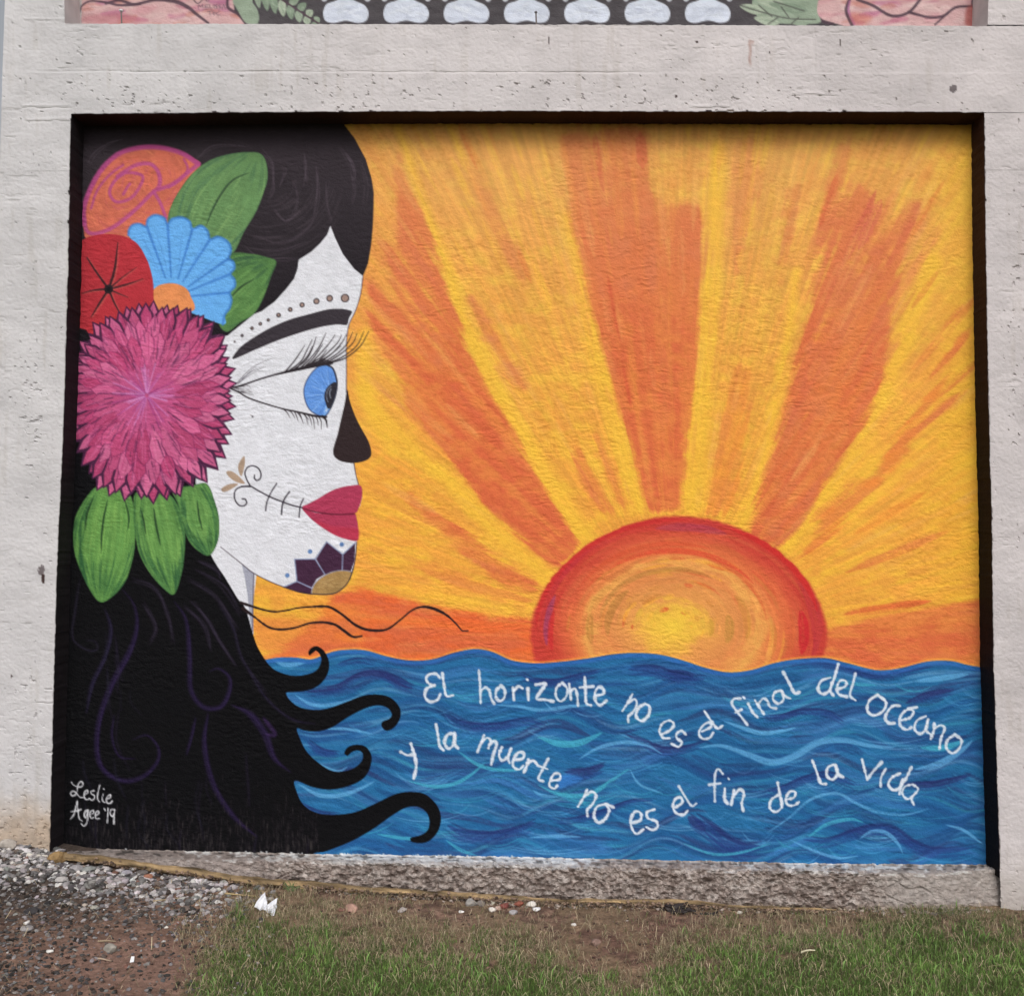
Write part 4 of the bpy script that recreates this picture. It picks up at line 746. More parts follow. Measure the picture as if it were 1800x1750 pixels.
# ---------------------------------------------------------------- objects
COL = SC.collection
def mesh_obj(name, V, F, C, mat, parent=None, origin=(0, 0, 0), smooth_=False, quads=True, ori=None):
    """V (n,3) world, F (m,k) ints, C (n,3) linear colours"""
    V = np.ascontiguousarray(np.asarray(V, np.float32)-np.asarray(origin, np.float32))
    F = np.ascontiguousarray(F, np.int32); k = F.shape[1]
    me = bpy.data.meshes.new(name)
    me.vertices.add(len(V)); me.vertices.foreach_set('co', V.ravel())
    me.loops.add(F.size); me.loops.foreach_set('vertex_index', F.ravel())
    me.polygons.add(len(F)); me.polygons.foreach_set('loop_start', np.arange(0, F.size, k, dtype=np.int32))
    me.polygons.foreach_set('loop_total', np.full(len(F), k, np.int32))
    if not smooth_: me.polygons.foreach_set('use_smooth', np.zeros(len(F), bool))
    else: me.polygons.foreach_set('use_smooth', np.ones(len(F), bool))
    me.update(calc_edges=True)
    if C is not None:
        C = np.broadcast_to(np.asarray(C, np.float32), (len(V), 3))
        at = me.color_attributes.new('paint', 'FLOAT_COLOR', 'POINT')
        at.data.foreach_set('color', np.ascontiguousarray(np.concatenate([C, np.ones((len(C), 1), np.float32)], 1)).ravel())
    me.materials.append(mat)
    o = bpy.data.objects.new(name, me); COL.objects.link(o)
    if parent is not None: o.parent = parent
    else: o.location = origin
    return o
def empty(name, loc):
    o = bpy.data.objects.new(name, None); COL.objects.link(o); o.location = loc; o.empty_display_size = .1; return o
def tag(o, label=None, category=None, group=None, kind=None):
    if label: o['label'] = label
    if category: o['category'] = category
    if group: o['group'] = group
    if kind: o['kind'] = kind
    return o
def gridfaces(n, m, flip=False):
    i, j = np.meshgrid(np.arange(n-1), np.arange(m-1), indexing='ij')
    a = (i*m+j).ravel(); b = a+1; c = a+m+1; d = a+m
    return np.stack([a, d, c, b] if not flip else [a, b, c, d], 1)
def sub(V, F, C):
    u, inv = np.unique(F, return_inverse=True)
    return V[u], inv.reshape(F.shape), C[u]

# ================================================================ THE MURAL
cv, WN = paint_mural()
n_, m_ = cv.H//2, cv.W//2
rgb = cv.rgb.reshape(n_, 2, m_, 2, 3).mean((1, 3))
PX, PY = np.meshgrid(cv.x0+(np.arange(m_)*2+1)/cv.K, cv.y0+(np.arange(n_)*2+1)/cv.K)
def plaster(px, py):
    """height of the trowelled render in metres, + towards the viewer"""
    w = fbm(px/60, py/60, 301, 2)*2
    r = 1-np.abs(2*fbm(px/16+w, py/8+w, 303, 3)-1)
    patch = sstep(.42, .62, fbm(px/110, py/90, 305, 3))
    return .0022*fbm(px/10, py/6.0, 307, 3)+.0030*(r-.6)*(.25+patch)+.003*(fbm(px/160, py/140, 309, 2)-.5)+.0006*(vnoise(px/3.4, py/2.6, 311)-.5)
relief = plaster(PX, PY)
V = onwall(PX, PY, DEPTH); V[..., 1] -= relief
V = V.reshape(-1, 3); Cc = col_of(rgb, 1/ALB).reshape(-1, 3)
# contact of sea/hair paint with a slight value change in each trowel patch stays in the relief only
F = gridfaces(n_, m_)
qid = cv.id[1::2, 1::2][:n_-1, :m_-1].ravel()
# only what the opening can show (with a little behind the frame)
qx, qy = PX[:-1, :-1].ravel(), PY[:-1, :-1].ravel()
LX = ([120, 201, 380, 560, 800, 960, 1200, 1400, 1540], [125, 125, 122, 118, 110, 102, 95, 90, 87])
RX = ([120, 198, 400, 700, 900, 1150, 1350, 1535, 1600], [1730, 1730, 1732, 1737, 1743, 1746, 1752, 1758, 1760])
Lf = lambda y: np.interp(y, *LX); Rf_ = lambda y: np.interp(y, *RX)
BX = ([60, 300, 560, 900, 1200, 1450, 1800], [1492, 1497, 1503, 1508, 1515, 1520, 1522])
keep = (qx > Lf(qy)-4) & (qx < Rf_(qy)+3) & (qy < np.interp(qx, *BX)+14)
mb = onwall(930, 1515, DEPTH)
mural = tag(empty('mural', tuple(mb)), 'large painted mural of a profile face, flowers, rising sun and blue sea in the recess', 'mural')
def piece(name, ids, parent, label=None):
    sel = keep & np.isin(qid, ids)
    if not sel.any(): return None
    v, f, c = sub(V, F[sel], Cc)
    o = mesh_obj(name, v, f, c, M_MURAL, parent, tuple(mb))
    if label: o['label'] = label
    return o
p_sky = piece('painted_sky', [0], mural, 'yellow sky crossed by orange rays')
p_sun = piece('painted_sun', [1], mural, 'half sun with a red rim and yellow core')
p_sea = piece('painted_sea', [2], mural, 'blue sea of wavy brush strokes')
p_bor = piece('painted_border', [24], mural, 'dark brown band along the top')
p_hair = piece('painted_hair', [4], mural, 'black hair with purple lights and curling ends')
piece('hair_strand', [22], p_hair, 'longer of the two thin strands blowing across the sky'); piece('hair_strand', [23], p_hair, 'shorter, lower thin strand')
p_face = piece('painted_face', [3], mural, 'white face in profile')
piece('painted_neck', [26], p_face); piece('eyebrow', [5], p_face); piece('eyelashes', [7], p_face); piece('iris', [6], p_face, 'blue iris')
piece('pupil', [25], p_face); piece('nose', [8], p_face, 'black nose'); piece('lips', [9], p_face, 'dark red lips'); [piece('brow_dot', [70+k], p_face) for k in range(11)]
piece('cheek_scroll', [10], p_face, 'black scroll with three tan petals'); piece('chin_flower', [11], p_face, 'dark purple petals on the chin'); piece('chin_flower_centre', [28], p_face, 'gold centre of the chin flower')
piece('painted_rose', [12], mural, 'orange rose with magenta outlines')
piece('painted_leaf', [13], mural, 'large green leaf beside the orange rose'); piece('painted_leaf', [14], mural, 'green leaf right of the blue daisy')
p_da = piece('painted_daisy', [15], mural, 'light blue daisy'); piece('daisy_centre', [16], p_da, 'orange half centre')
piece('painted_poppy', [17], mural, 'red poppy with black veins'); piece('painted_dahlia', [18], mural, 'big pink dahlia with spiky petals')
piece('painted_leaf', [19], mural, 'left of the three leaves hanging under the dahlia'); piece('painted_leaf', [20], mural, 'middle leaf hanging under the dahlia'); piece('painted_leaf', [21], mural, 'smallest leaf under the dahlia, by the jaw')
wl = ['El', 'horizonte', 'no, first line', 'es, first line', 'el, first line', 'final', 'del', 'océano', 'y', 'la, before muerte', 'muerte', 'no, second line', 'es, second line', 'el, second line', 'fin', 'de', 'la, before vida', 'vida']
for k, nm in enumerate(wl): piece('painted_word', [40+k], mural, 'white word '+nm)
piece('painted_signature', [60], mural, 'small white signature in the lower left corner')

# ================================================================ THE CONCRETE WALL
wb = (0., .1, 0.)
wall = tag(empty('concrete_wall', wb), 'whitewashed concrete wall of columns and a beam framing the recessed mural', 'wall')
rngw = np.random.default_rng(11)
LCH = rngw.uniform(0, 1, (400, 2))
def conc_h(px, py):
    """surface of the painted concrete, metres towards the viewer"""
    h = .004*(fbm(px/130, py/120, 401, 3)-.5)+.0026*(fbm(px/16, py/11, 403, 3)-.5)+.0016*(vnoise(px/4.5, py/3.4, 404)-.5)-.0022*sstep(.66, .8, fbm(px/28, py/8, 414, 3))*sstep(.5, .65, fbm(px/120, py/60, 415, 2))
    z = np.zeros_like(px)
    z = np.maximum(z, np.exp(-((px-62)/34)**2-((py-700)/190)**2))
    z = np.maximum(z, .9*np.exp(-((px-55)/40)**2-((py-1330)/170)**2)); z = np.maximum(z, 1.1*sstep(1380, 1440, py)*(px < 300)); z = np.maximum(z, .7*sstep(1500, 1560, py)*(px > 1600))
    z = np.maximum(z, .55*sstep(60, 20, np.abs(py-172))*(px < 1500))
    z = np.maximum(z, .12*(py < 125)*(py > 44))
    z = np.maximum(z, .55*np.exp(-((px-1785)/25)**2-((py-560)/260)**2)); z = np.maximum(z, .06)*(.6+.8*fbm(px/40, py/30, 412, 2))
    n = fbm(px/5.5, py/4.2, 405, 2)
    pit = sstep(.92-.17*z, .97-.14*z, n)
    n2 = vnoise(px/9, py/7, 407); n3 = vnoise(px/3.2, py/2.6, 408)
    pit2 = sstep(.975-.16*z, 1.0-.12*z, n2)*sstep(.3, .5, n3)
    h = h-.005*pit-.007*pit2
    # board marks
    g = np.exp(-((py-125.5-.0018*px+1.4*(vnoise(px/40, px*0, 409)-.5))/1.6)**2)*sstep(40, 90, px)*sstep(1180, 1060, px)
    h = h-.004*g*(.4+.8*vnoise(px/25, px*0, 410))+.0028*sstep(124, 127.5, py-.0018*px)*sstep(30, 60, px)*(py < 300)*.5
    for y0, x0, x1 in ((189, 35, 118), (213, 40, 120), (1235, 60, 92), (190, 1210, 1280), (168, 1390, 1466), (38, 38, 118)):
        g = np.exp(-((py-y0-3*(vnoise(px/14, px*0+y0, 411)-.5))/1.5)**2)*sstep(x0, x0+8, px)*sstep(x1+8, x1, px)
        h = h-.0024*g+.0018*np.exp(-((py-y0+3)/3.)**2)*sstep(x0, x0+8, px)*sstep(x1+8, x1, px)
    g = np.exp(-((px-1432-1.5*vnoise(py/8, py*0, 5))/1.4)**2)*(py > 50)*(py < 125)
    h = h-.002*g
    return h
def conc_c(px, py, edge=None):
    t = sstep(0, 1700, px)[..., None]
    c = np.array((201., 199, 201))*(1-t)+np.array((200., 193, 194))*t
    c = c*(1+.05*(fbm(px/70, py/50, 421, 3)-.5)*2)[..., None]
    # brush-over patches of slightly different white
    for x0, y0, x1, y1, k in ((285, 70, 372, 124, .985), (330, 128, 560, 196, .985), (1240, 62, 1430, 122, 1.03), (600, 50, 1180, 122, 1.02), (1440, 50, 1700, 196, .985), (70, 50, 250, 120, .98)):
        mm = sstep(x0-3, x0+3, px)*sstep(x1+3, x1-3, px)*sstep(y0-3, y0+3, py)*sstep(y1+3, y1-3, py)
        c = c*(1+(k-1)*mm)[..., None]
    warm = (sstep(350, 700, px)*sstep(1500, 1200, px)*(py < 230))[..., None]*.5
    c = c+warm*(np.array((206., 199, 200))-c)
    st = (sstep(1375, 1475, py+50*(fbm(px/25, py/25, 425)-.5))*(px < 300))[..., None]
    c = c+.85*st*(np.array((176., 156, 136))*(.86+.28*fbm(px/10, py/8, 426, 3))[..., None]-c)
    st = (sstep(1480, 1600, py+50*(fbm(px/25, py/25, 427)-.5))*(px > 1600))[..., None]
    c = c+.6*st*(np.array((168., 160, 152))-c)
    for x, y, rx, ry in ((1675, 157, 6, 8), (73, 1002, 6, 9), (76, 1016, 3, 10), (1352, 92, 1.6, 2), (1356, 78, 1, 1), (1100, 168, 1.6, 1.6), (965, 72, 1.2, 6), (279, 177, 1.6, 1.6), (1477, 76, 1.2, 6), (1024, 166, 2.5, 1.6), (1189, 169, 1.6, 2.2), (20, 1188, 1.8, 2.2), (1225, 74, 4, 1.2)):
        d = ((px-x)/rx)**2+((py-y)/ry)**2+.9*(vnoise(px/2.2, py/2.2, 431)-.5)
        c = c+(sstep(1.2, .8, d))[..., None]*(np.array((112., 104, 106) if rx > 4.5 else (66., 50, 48))-c)
    for x, y0, y1 in ((1318, 70, 118), (1323, 72, 82)):
        d = sstep(4, 1, np.abs(px-x-2*(vnoise(py/6, py*0, 4)-.5)))*sstep(y0-2, y0+2, py)*sstep(y1+2, y1-8, py)
        c = c+.4*d[..., None]*(np.array((150., 106, 92))-c)
    dr = sstep(.58, .8, fbm(px/9, py/120, 441, 3))*sstep(.4, .65, fbm(px/90, py/70, 442, 2))
    c = c*(1-np.array((.035, .04, .05))*dr[..., None])
    gr = sstep(.5, .75, fbm(px/45, py/18, 443, 4))
    c = c*(1-.03*gr)[..., None]
    sp = sstep(.93, .97, vnoise(px/3.1, py/3.1, 433))*sstep(.6, .8, vnoise(px/30, py/30, 434))
    c = c*(1-.25*sp)[..., None]
    if edge is not None:    # black paint lapping round the arris
        wob = .3+1.6*fbm(py/30+px/30, px*0, 437, 2)+1.0*fbm(py/6+px/6, px*0, 435, 2)+2.2*sstep(.86, .98, vnoise(px/13, py/13, 436))
        e = sstep(wob, wob-1.1, edge)[..., None]
        c = c+e*(np.array((44., 34, 36))-c)
    return col_of(c, 1/ALB)
def jag(t, seed, a=.8): return a*(2*fbm(t/9, t*0, seed, 3)-1)+.8*a*sstep(.78, .9, vnoise(t/11, t*0, seed+9))
def panel(name, X, Y, edge, parent, mat=None, y0=0.):
    P = onwall(X, Y, y0); P[..., 1] -= conc_h(X, Y)
    C = conc_c(X, Y, edge)
    o = mesh_obj(name, P.reshape(-1, 3), gridfaces(*X.shape), C.reshape(-1, 3), mat or M_CONC, parent, wb)
    return o, P
OUT = lambda y: 8.5-.0315*y
Tf = lambda x: np.interp(x, [0, 125, 600, 900, 1730, 2100], [201, 201, 197, 196, 198, 199])
UPE = lambda x: np.interp(x, [-40, 150, 900, 1715, 2100], [41, 42, 43.5, 46, 47])
# left column
ys = np.arange(201, 1530, 2.1); s = np.linspace(0, 1, 62)
Y, S = np.meshgrid(ys, s, indexing='ij')
le = Lf(ys)+jag(ys, 501); X = OUT(Y)*(1-S)+le[:, None]*S
colL, PL = panel('column', X, Y, np.where(Y > 208, le[:, None]-X, 99), wall); colL['label'] = 'left column with bug holes and a brown stained foot'
# right column
ys2 = np.arange(199, 1660, 2.2); s = np.concatenate([np.linspace(0, .3, 55), np.linspace(.31, 1, 40)])
Y, S = np.meshgrid(ys2, s, indexing='ij')
re_ = Rf_(ys2)-jag(ys2, 503); X = re_[:, None]*(1-S)+2050*S
colR, PR = panel('column', X, Y, np.where((Y > 206) & (Y < 1534), X-re_[:, None], 99), wall); colR['label'] = 'right column beside the sunrise'
# beam
xs = np.concatenate([np.arange(-2, 1800, 2.15), np.linspace(1802, 2050, 60)]); s = np.linspace(0, 1, 76)
Xb, S = np.meshgrid(xs, s, indexing='xy')
xo = OUT(120)+(Xb-xs[0])*(2050-OUT(120))/(2050-xs[0])
te = Tf(xs)+jag(xs, 505, .8)*(xs > 130)*(xs < 1728)
Yb = (UPE(Xb)+jag(Xb, 507, .8))*(1-S)+te[None, :]*S
Xb = xo+ (OUT(Yb)-OUT(120))*np.clip(1-(Xb/300), 0, 1)
beam, PB = panel('beam', Xb, Yb, np.where((Xb > 127) & (Xb < 1729), te[None, :]-Yb, 99), wall); beam['label'] = 'board-marked concrete beam between the two paintings'
def strip(name, front, back_y, col, parent, n=8, seed=1, label=None, m=None, flip=False):
    """reveal: straight back from the arris 'front' (k,3)"""
    t = np.linspace(0, 1, n)[None, :, None]
    B = front.copy(); B[:, 1] = back_y
    P = front[:, None]*(1-t)+B[:, None]*t
    qx, qy = topix(front)
    c = np.asarray(col, float)*np.ones((len(front), n, 3))
    c = c*(1+.25*(fbm(np.arange(len(front))[:, None]/12.+0*t[..., 0], np.arange(n)[None]/2., seed, 3)-.5))[..., None]
    P = P+np.array((1, 0, 1))*(.0012*(vnoise(np.arange(len(front))[:, None]/2.5, np.arange(n)[None]/1.5, seed+3)-.5))[..., None]
    P[:, 0] = front
    o = mesh_obj(name, P.reshape(-1, 3), gridfaces(len(front), n, flip), col_of(c, 1/ALB).reshape(-1, 3), m or M_CONC, parent, wb)
    if label: o['label'] = label
    return o
ty = np.linspace(0, 1, len(ys2))[:, None]
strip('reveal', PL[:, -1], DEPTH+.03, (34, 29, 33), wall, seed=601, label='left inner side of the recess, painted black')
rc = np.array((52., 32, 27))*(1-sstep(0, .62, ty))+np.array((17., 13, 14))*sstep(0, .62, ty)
kr = ys2 < 1545
strip('reveal', PR[kr, 0], DEPTH+.03, rc[kr][:, None], wall, seed=603, label='right inner side of the recess, painted dark brown to black', flip=True)
sel = (Xb[-1] > 122) & (Xb[-1] < 1733)
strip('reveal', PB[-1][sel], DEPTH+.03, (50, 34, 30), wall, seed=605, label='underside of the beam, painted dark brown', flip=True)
# upper reveals and ledge
ledge = strip('ledge', PB[0], .20, (176, 172, 172), wall, seed=607, label='top ledge of the beam')
yu = np.linspace(-160, 44, 60)
U1 = lambda y: 113+.02*y; U2 = lambda y: 1737-.03*(y-20)
for nm, f0, f1, nn in (('column', OUT, U1, 30), ('column', U2, lambda y: 2050+0*y, 80)):
    s = np.linspace(0, 1, nn); Y, S = np.meshgrid(yu, s, indexing='ij'); X = f0(Y)*(1-S)+f1(Y)*S
    o, P = panel(nm, X, Y, None, wall)
    if f0 is OUT:
        o['label'] = 'upper left column above the beam'; strip('reveal', P[:, -1], .17, (214, 208, 208), wall, seed=609, label='left inner side of the upper recess')
    else:
        o['label'] = 'upper right column above the beam'; strip('reveal', P[:, 0], .17, (212, 204, 204), wall, seed=611, label='right inner side of the upper recess', flip=True)
# solid mass behind and beside: outer faces, back and top courses
def block(name, x0, x1, y0, y1, z0, z1, c, parent, mat, label=None, org=wb):
    Vv = np.array([(x, y, z) for x in (x0, x1) for y in (y0, y1) for z in (z0, z1)], float)
    Ff = np.array([(0, 1, 3, 2), (4, 6, 7, 5), (0, 4, 5, 1), (2, 3, 7, 6), (0, 2, 6, 4), (1, 5, 7, 3)])
    o = mesh_obj(name, Vv, Ff, col_of(c, 1/ALB), mat, parent, org)
    if label: o['label'] = label
    return o
xl = onwall(OUT(120), 120)[0]; xr = onwall(2050, 800)[0]
lo = onwall(OUT(ys), ys); side = np.concatenate([onwall(OUT(yu), yu)[:-1], lo]);
strip('outer_face', side, .5, (186, 184, 184), wall, seed=613, label='outer side of the left column', flip=True)
block('back_panel', xl+.05, xr, .205, .45, -.3, 4.05, (150, 148, 148), wall, M_CONC, 'concrete infill behind the paintings')
zt = onwall(900, -155)[2]
block('top_beam', xl, xr, .004, .45, zt, zt+.9, (188, 184, 184), wall, M_CONC, 'beam above the upper painting')

# ================================================================ UPPER MURAL
uv = paint_upper()
n2, m2 = uv.H//2, uv.W//2
ur = uv.rgb.reshape(n2, 2, m2, 2, 3).mean((1, 3))
UX, UY = np.meshgrid(uv.x0+(np.arange(m2)*2+1), uv.y0+(np.arange(n2)*2+1))
UP = onwall(UX, UY, .16); UP[..., 1] -= plaster(UX+900, UY)
V2 = UP.reshape(-1, 3); C2_ = col_of(ur, 1/ALB).reshape(-1, 3); F2 = gridfaces(n2, m2)
q2 = uv.id[1::2, 1::2][:n2-1, :m2-1].ravel()
ub = tuple(onwall(930, 48, .16))
upper = tag(empty('upper_mural', ub), 'second painting above the beam, pink blooms and pale ovals on black', 'mural')
uk = ((UY[:-1, :-1] < 54) & (UX[:-1, :-1] > 106) & (UX[:-1, :-1] < 1748)).ravel()
for nm, i_, lb in (('painted_ground', 0, 'black ground'), ('painted_bloom', 1, 'pink bloom at the left with small lettering'), ('painted_bloom', 2, 'pink bloom at the right'), ('painted_ovals', 3, 'row of pale blue ovals'), ('painted_leaves', 4, 'green leaf spray at the left'), ('painted_leaves', 5, 'green leaf spray at the right')):
    v, f, c = sub(V2, F2[uk & (q2 == i_)], C2_)
    mesh_obj(nm, v, f, c, M_MURAL, upper, ub)['label'] = lb

# ================================================================ GROUND
FOOT = ([-400, 0, 100, 233, 333, 433, 567, 733, 867, 1000, 1200, 1400, 1560, 1735, 1800, 2100], [1468, 1484, 1510, 1526, 1538, 1552, 1562, 1573, 1582, 1588, 1591, 1598, 1600, 1597, 1606, 1612])
fx = np.arange(-400, 2101, 20.); fp = onwall(fx, np.interp(fx, *FOOT), -.045)
def soft3(a): return np.convolve(np.pad(a, 2, mode='edge'), np.ones(5)/5, 'valid')
fz = soft3(fp[:, 2])
def zbase(x, y):
    zf = np.interp(x, fp[:, 0], fz)
    w = np.clip((-y-.05)/2.6, 0, 1); far = np.clip((np.hypot(x, y)-4)/12, 0, 1)
    return (zf*(1-.45*w)-.02*w)*(1-far)+.0*far
def ground_z(x, y):
    x = np.asarray(x, float); y = np.asarray(y, float)
    near = np.clip(1-(np.hypot(x, y)-4)/6, 0, 1)
    return zbase(x, y)+near*(.022*(fbm(x*3, y*3, 701, 3)-.5)+.012*(fbm(x*14, y*14, 703, 3)-.5)+.006*(fbm(x*45, y*45, 705, 2)-.5))
def hit(px, py):
    d = rays(px, py); z = np.full(np.shape(px), .08)
    for _ in range(12):
        t = (z-CAM_LOC[2])/d[..., 2]; P = CAM_LOC+d*t[..., None]; z = .5*z+.5*ground_z(P[..., 0], P[..., 1])
    return P
GB_ = ([-600, 300, 330, 345, 360, 390, 410, 440, 520, 600, 700, 800, 900, 960, 1000, 1060, 1100, 1140, 1152, 1175, 1200, 1240, 1340, 1400, 1450, 1550, 1600, 1650, 1700, 1800, 2400],
       [2200, 2000, 1740, 1695, 1662, 1634, 1602, 1592, 1600, 1616, 1632, 1640, 1646, 1656, 1684, 1706, 1718, 1712, 1684, 1664, 1648, 1634, 1622, 1630, 1626, 1610, 1598, 1594, 1606, 1608, 1610])
def turf(px, py):
    """0..1 how well the grass covers the ground seen here"""
    b = np.interp(px+90*(fbm(px/45, py/22, 715, 3)-.5), *GB_)+44*(fbm(px/30, py/26, 711, 3)-.5)*2
    return sstep(-14, 46, py-b)*(1-.8*sstep(.52, .62, fbm(px/24, py/14, 713, 3))*sstep(110, 20, py-b))
gx = np.concatenate([-np.geomspace(400, 3.2, 40), np.arange(-3.1, 3.1, .0125), np.geomspace(3.1, 400, 40)])
gy = np.concatenate([-np.geomspace(400, 2.2, 36), np.arange(-2.1, -1.2, .03), np.arange(-1.2, .02, .0105), (.05, .2, .6, 2, 6, 20, 60, 150, 400)])
GX, GY = np.meshgrid(gx, gy, indexing='ij'); GZ = ground_z(GX, GY)
gp = np.stack([GX, GY, GZ], -1)
cyy = np.minimum(GY, .0)
px_, py_ = topix(np.stack([GX, np.maximum(cyy, -3.4), GZ], -1))
tf = np.where(GY < -2.6, .9, turf(px_, py_))
redn = fbm(GX*2.2, GY*3, 721, 3); cl = fbm(GX*30, GY*30, 723, 3); cl2 = fbm(GX*90, GY*90, 725, 2)
soil = np.array((150., 122, 106))*(1-sstep(.35, .7, cl)[..., None])+np.array((102., 82, 72))*sstep(.35, .7, cl)[..., None]
redz = (np.exp(-((px_-230)/190)**2-((py_-1690)/80)**2)*1.2*sstep(.3, .55, redn))[..., None]
soil = soil+np.clip(redz, 0, 1)*(np.array((144., 116, 104))-soil)
mid = (np.exp(-((px_-1130)/170)**2-((py_-1650)/45)**2))[..., None]
soil = soil+np.clip(mid, 0, 1)*.7*(np.array((118., 90, 80))-soil)
leftg = (sstep(330, 60, px_)*sstep(1660, 1560, py_))[..., None]
soil = soil+.85*leftg*(np.array((76., 69, 65))-soil)  # soil darkened under the gravel, painting in the shaded gaps between stones
strawz = (sstep(380, 480, px_)*(1-sstep(40, 60, py_-np.interp(px_, *GB_)))*sstep(.4, .6, fbm(px_/40, py_/14, 731)))[..., None]
soil = soil+.5*strawz*(np.array((150., 132, 104))-soil)
under = np.array((84., 88, 58))
gc = soil*(1-tf[..., None])+under*tf[..., None]
gc = gc*(1+.35*(cl2-.5))[..., None]
ground = mesh_obj('ground', gp.reshape(-1, 3), gridfaces(*GX.shape), col_of(gc, 1/ALB).reshape(-1, 3), M_SOIL, None)
tag(ground, 'bare reddish soil and turf ground sloping along the foot of the wall', kind='structure')

# ================================================================ ROUGH PLINTH
xs = np.concatenate([np.arange(70, 1786, 2.6)]); k_ = len(xs)
by = np.interp(xs, *BX)+1.6*(2*fbm(xs/7, xs*0, 801, 3)-1)
led = 9+6*fbm(xs/60, xs*0, 803, 2)-4*sstep(300, 100, xs)
bk = onwall(xs, by-6, DEPTH+.01); ed0 = onwall(xs, by, DEPTH-.012)
fr = onwall(xs, by+led, .004); ft = onwall(xs, np.interp(xs, *FOOT)+8, -.028)
ft[:, 2] -= .03
rr_ = sstep(1650, 1740, xs)*.045; fr[:, 1] += rr_; ft[:, 1] += rr_
rows = [bk]+[ed0*(1-t)+fr*t+np.array((0, 0, .004*math.sin(math.pi*t))) for t in np.linspace(0, 1, 9)]+[fr*(1-t)+ft*t for t in np.linspace(0, 1, 44)[1:]]
PP = np.stack(rows, 0)
qx, qy = topix(PP)
smoothR = sstep(1500, 1580, qx); smoothL = sstep(520, 420, qx)
amp = .034*(1-.8*smoothR)*(1-.7*smoothL)
rid = 1-np.abs(2*fbm(qx/17+fbm(qx/9, qy/6, 804, 2), qy/9, 805, 4)-1); lump = fbm(qx/9, qy/6.5, 807, 3); lumps2 = sstep(.35, .65, fbm(qx/6, qy/4.5, 809, 2))
cell = sstep(.45, .75, vnoise(qx/7, qy/5.5, 816)); h = amp*((rid-.55)*.6+(lump-.5)*.9+(lumps2-.5)*.55+.55*cell*sstep(.3, .6, lump))
fade = np.concatenate([[0], np.linspace(.1, .7, 9), np.linspace(.8, 1, 43)])[:, None]
PP[..., 1] -= h*fade; PP[..., 2] += h*fade*.35
crack = np.exp(-((qx-1560-22*np.sin(qy/9)-.4*(qy-1530))/2.)**2)*(qx > 1500)+np.exp(-((qy-1552-.25*(qx-1570)+4*np.sin(qx/8))/1.8)**2)*(qx > 1560)*(qx < 1640)
PP[..., 1] += .012*crack
base = np.array((182., 171, 165)); drk = np.array((136., 122, 115)); lt = np.array((204., 196, 191))
tt = sstep(.25, .75, .5*fbm(qx/16, qy/8, 811, 3)+.5*vnoise(qx/3.5, qy/3, 812))[..., None]
pc_ = base*(1-tt)+drk*tt
l2 = (sstep(.55, .75, fbm(qx/22, qy/10, 813, 3)))[..., None]; pc_ = pc_+.6*l2*(lt-pc_)
pc_ = pc_+(smoothR*.7)[..., None]*(np.array((160., 153, 148))-pc_)+(smoothL*.6)[..., None]*(np.array((142., 132, 128))-pc_)
dirt = sstep(14, 0, np.interp(qx, *FOOT)-qy)[..., None]; pc_ = pc_+.5*dirt*(np.array((118., 98, 84))-pc_)
top = np.zeros_like(qx); top[:7] = 1; top[7:12] = .62
whz = (np.interp(qx, [60, 280, 330, 540, 590, 1010, 1080, 1180, 1400, 1450, 1760], [.05, .08, .22, .3, .95, .95, .05, .08, .7, .6, .2]))
wh = (top*sstep(.62, .45, fbm(qx/11, qy/4, 815, 3)-.45*(whz-.62)))*sstep(.05, .3, whz)
pc_ = pc_+np.clip(wh, 0, 1)[..., None]*(np.array((218., 218, 218))-pc_)
bl = (top[...]*sstep(.58, .7, fbm(qx/10, qy/3, 817, 2)))[..., None]*.6; pc_ = pc_*(1-bl*.7*(np.arange(PP.shape[0]) < 8)[:, None, None])
plinth = mesh_obj('plinth', PP.reshape(-1, 3), gridfaces(*qx.shape), col_of(pc_, 1/ALB).reshape(-1, 3), M_RAW, wall, wb)
plinth['label'] = 'rough broken concrete footing under the mural'

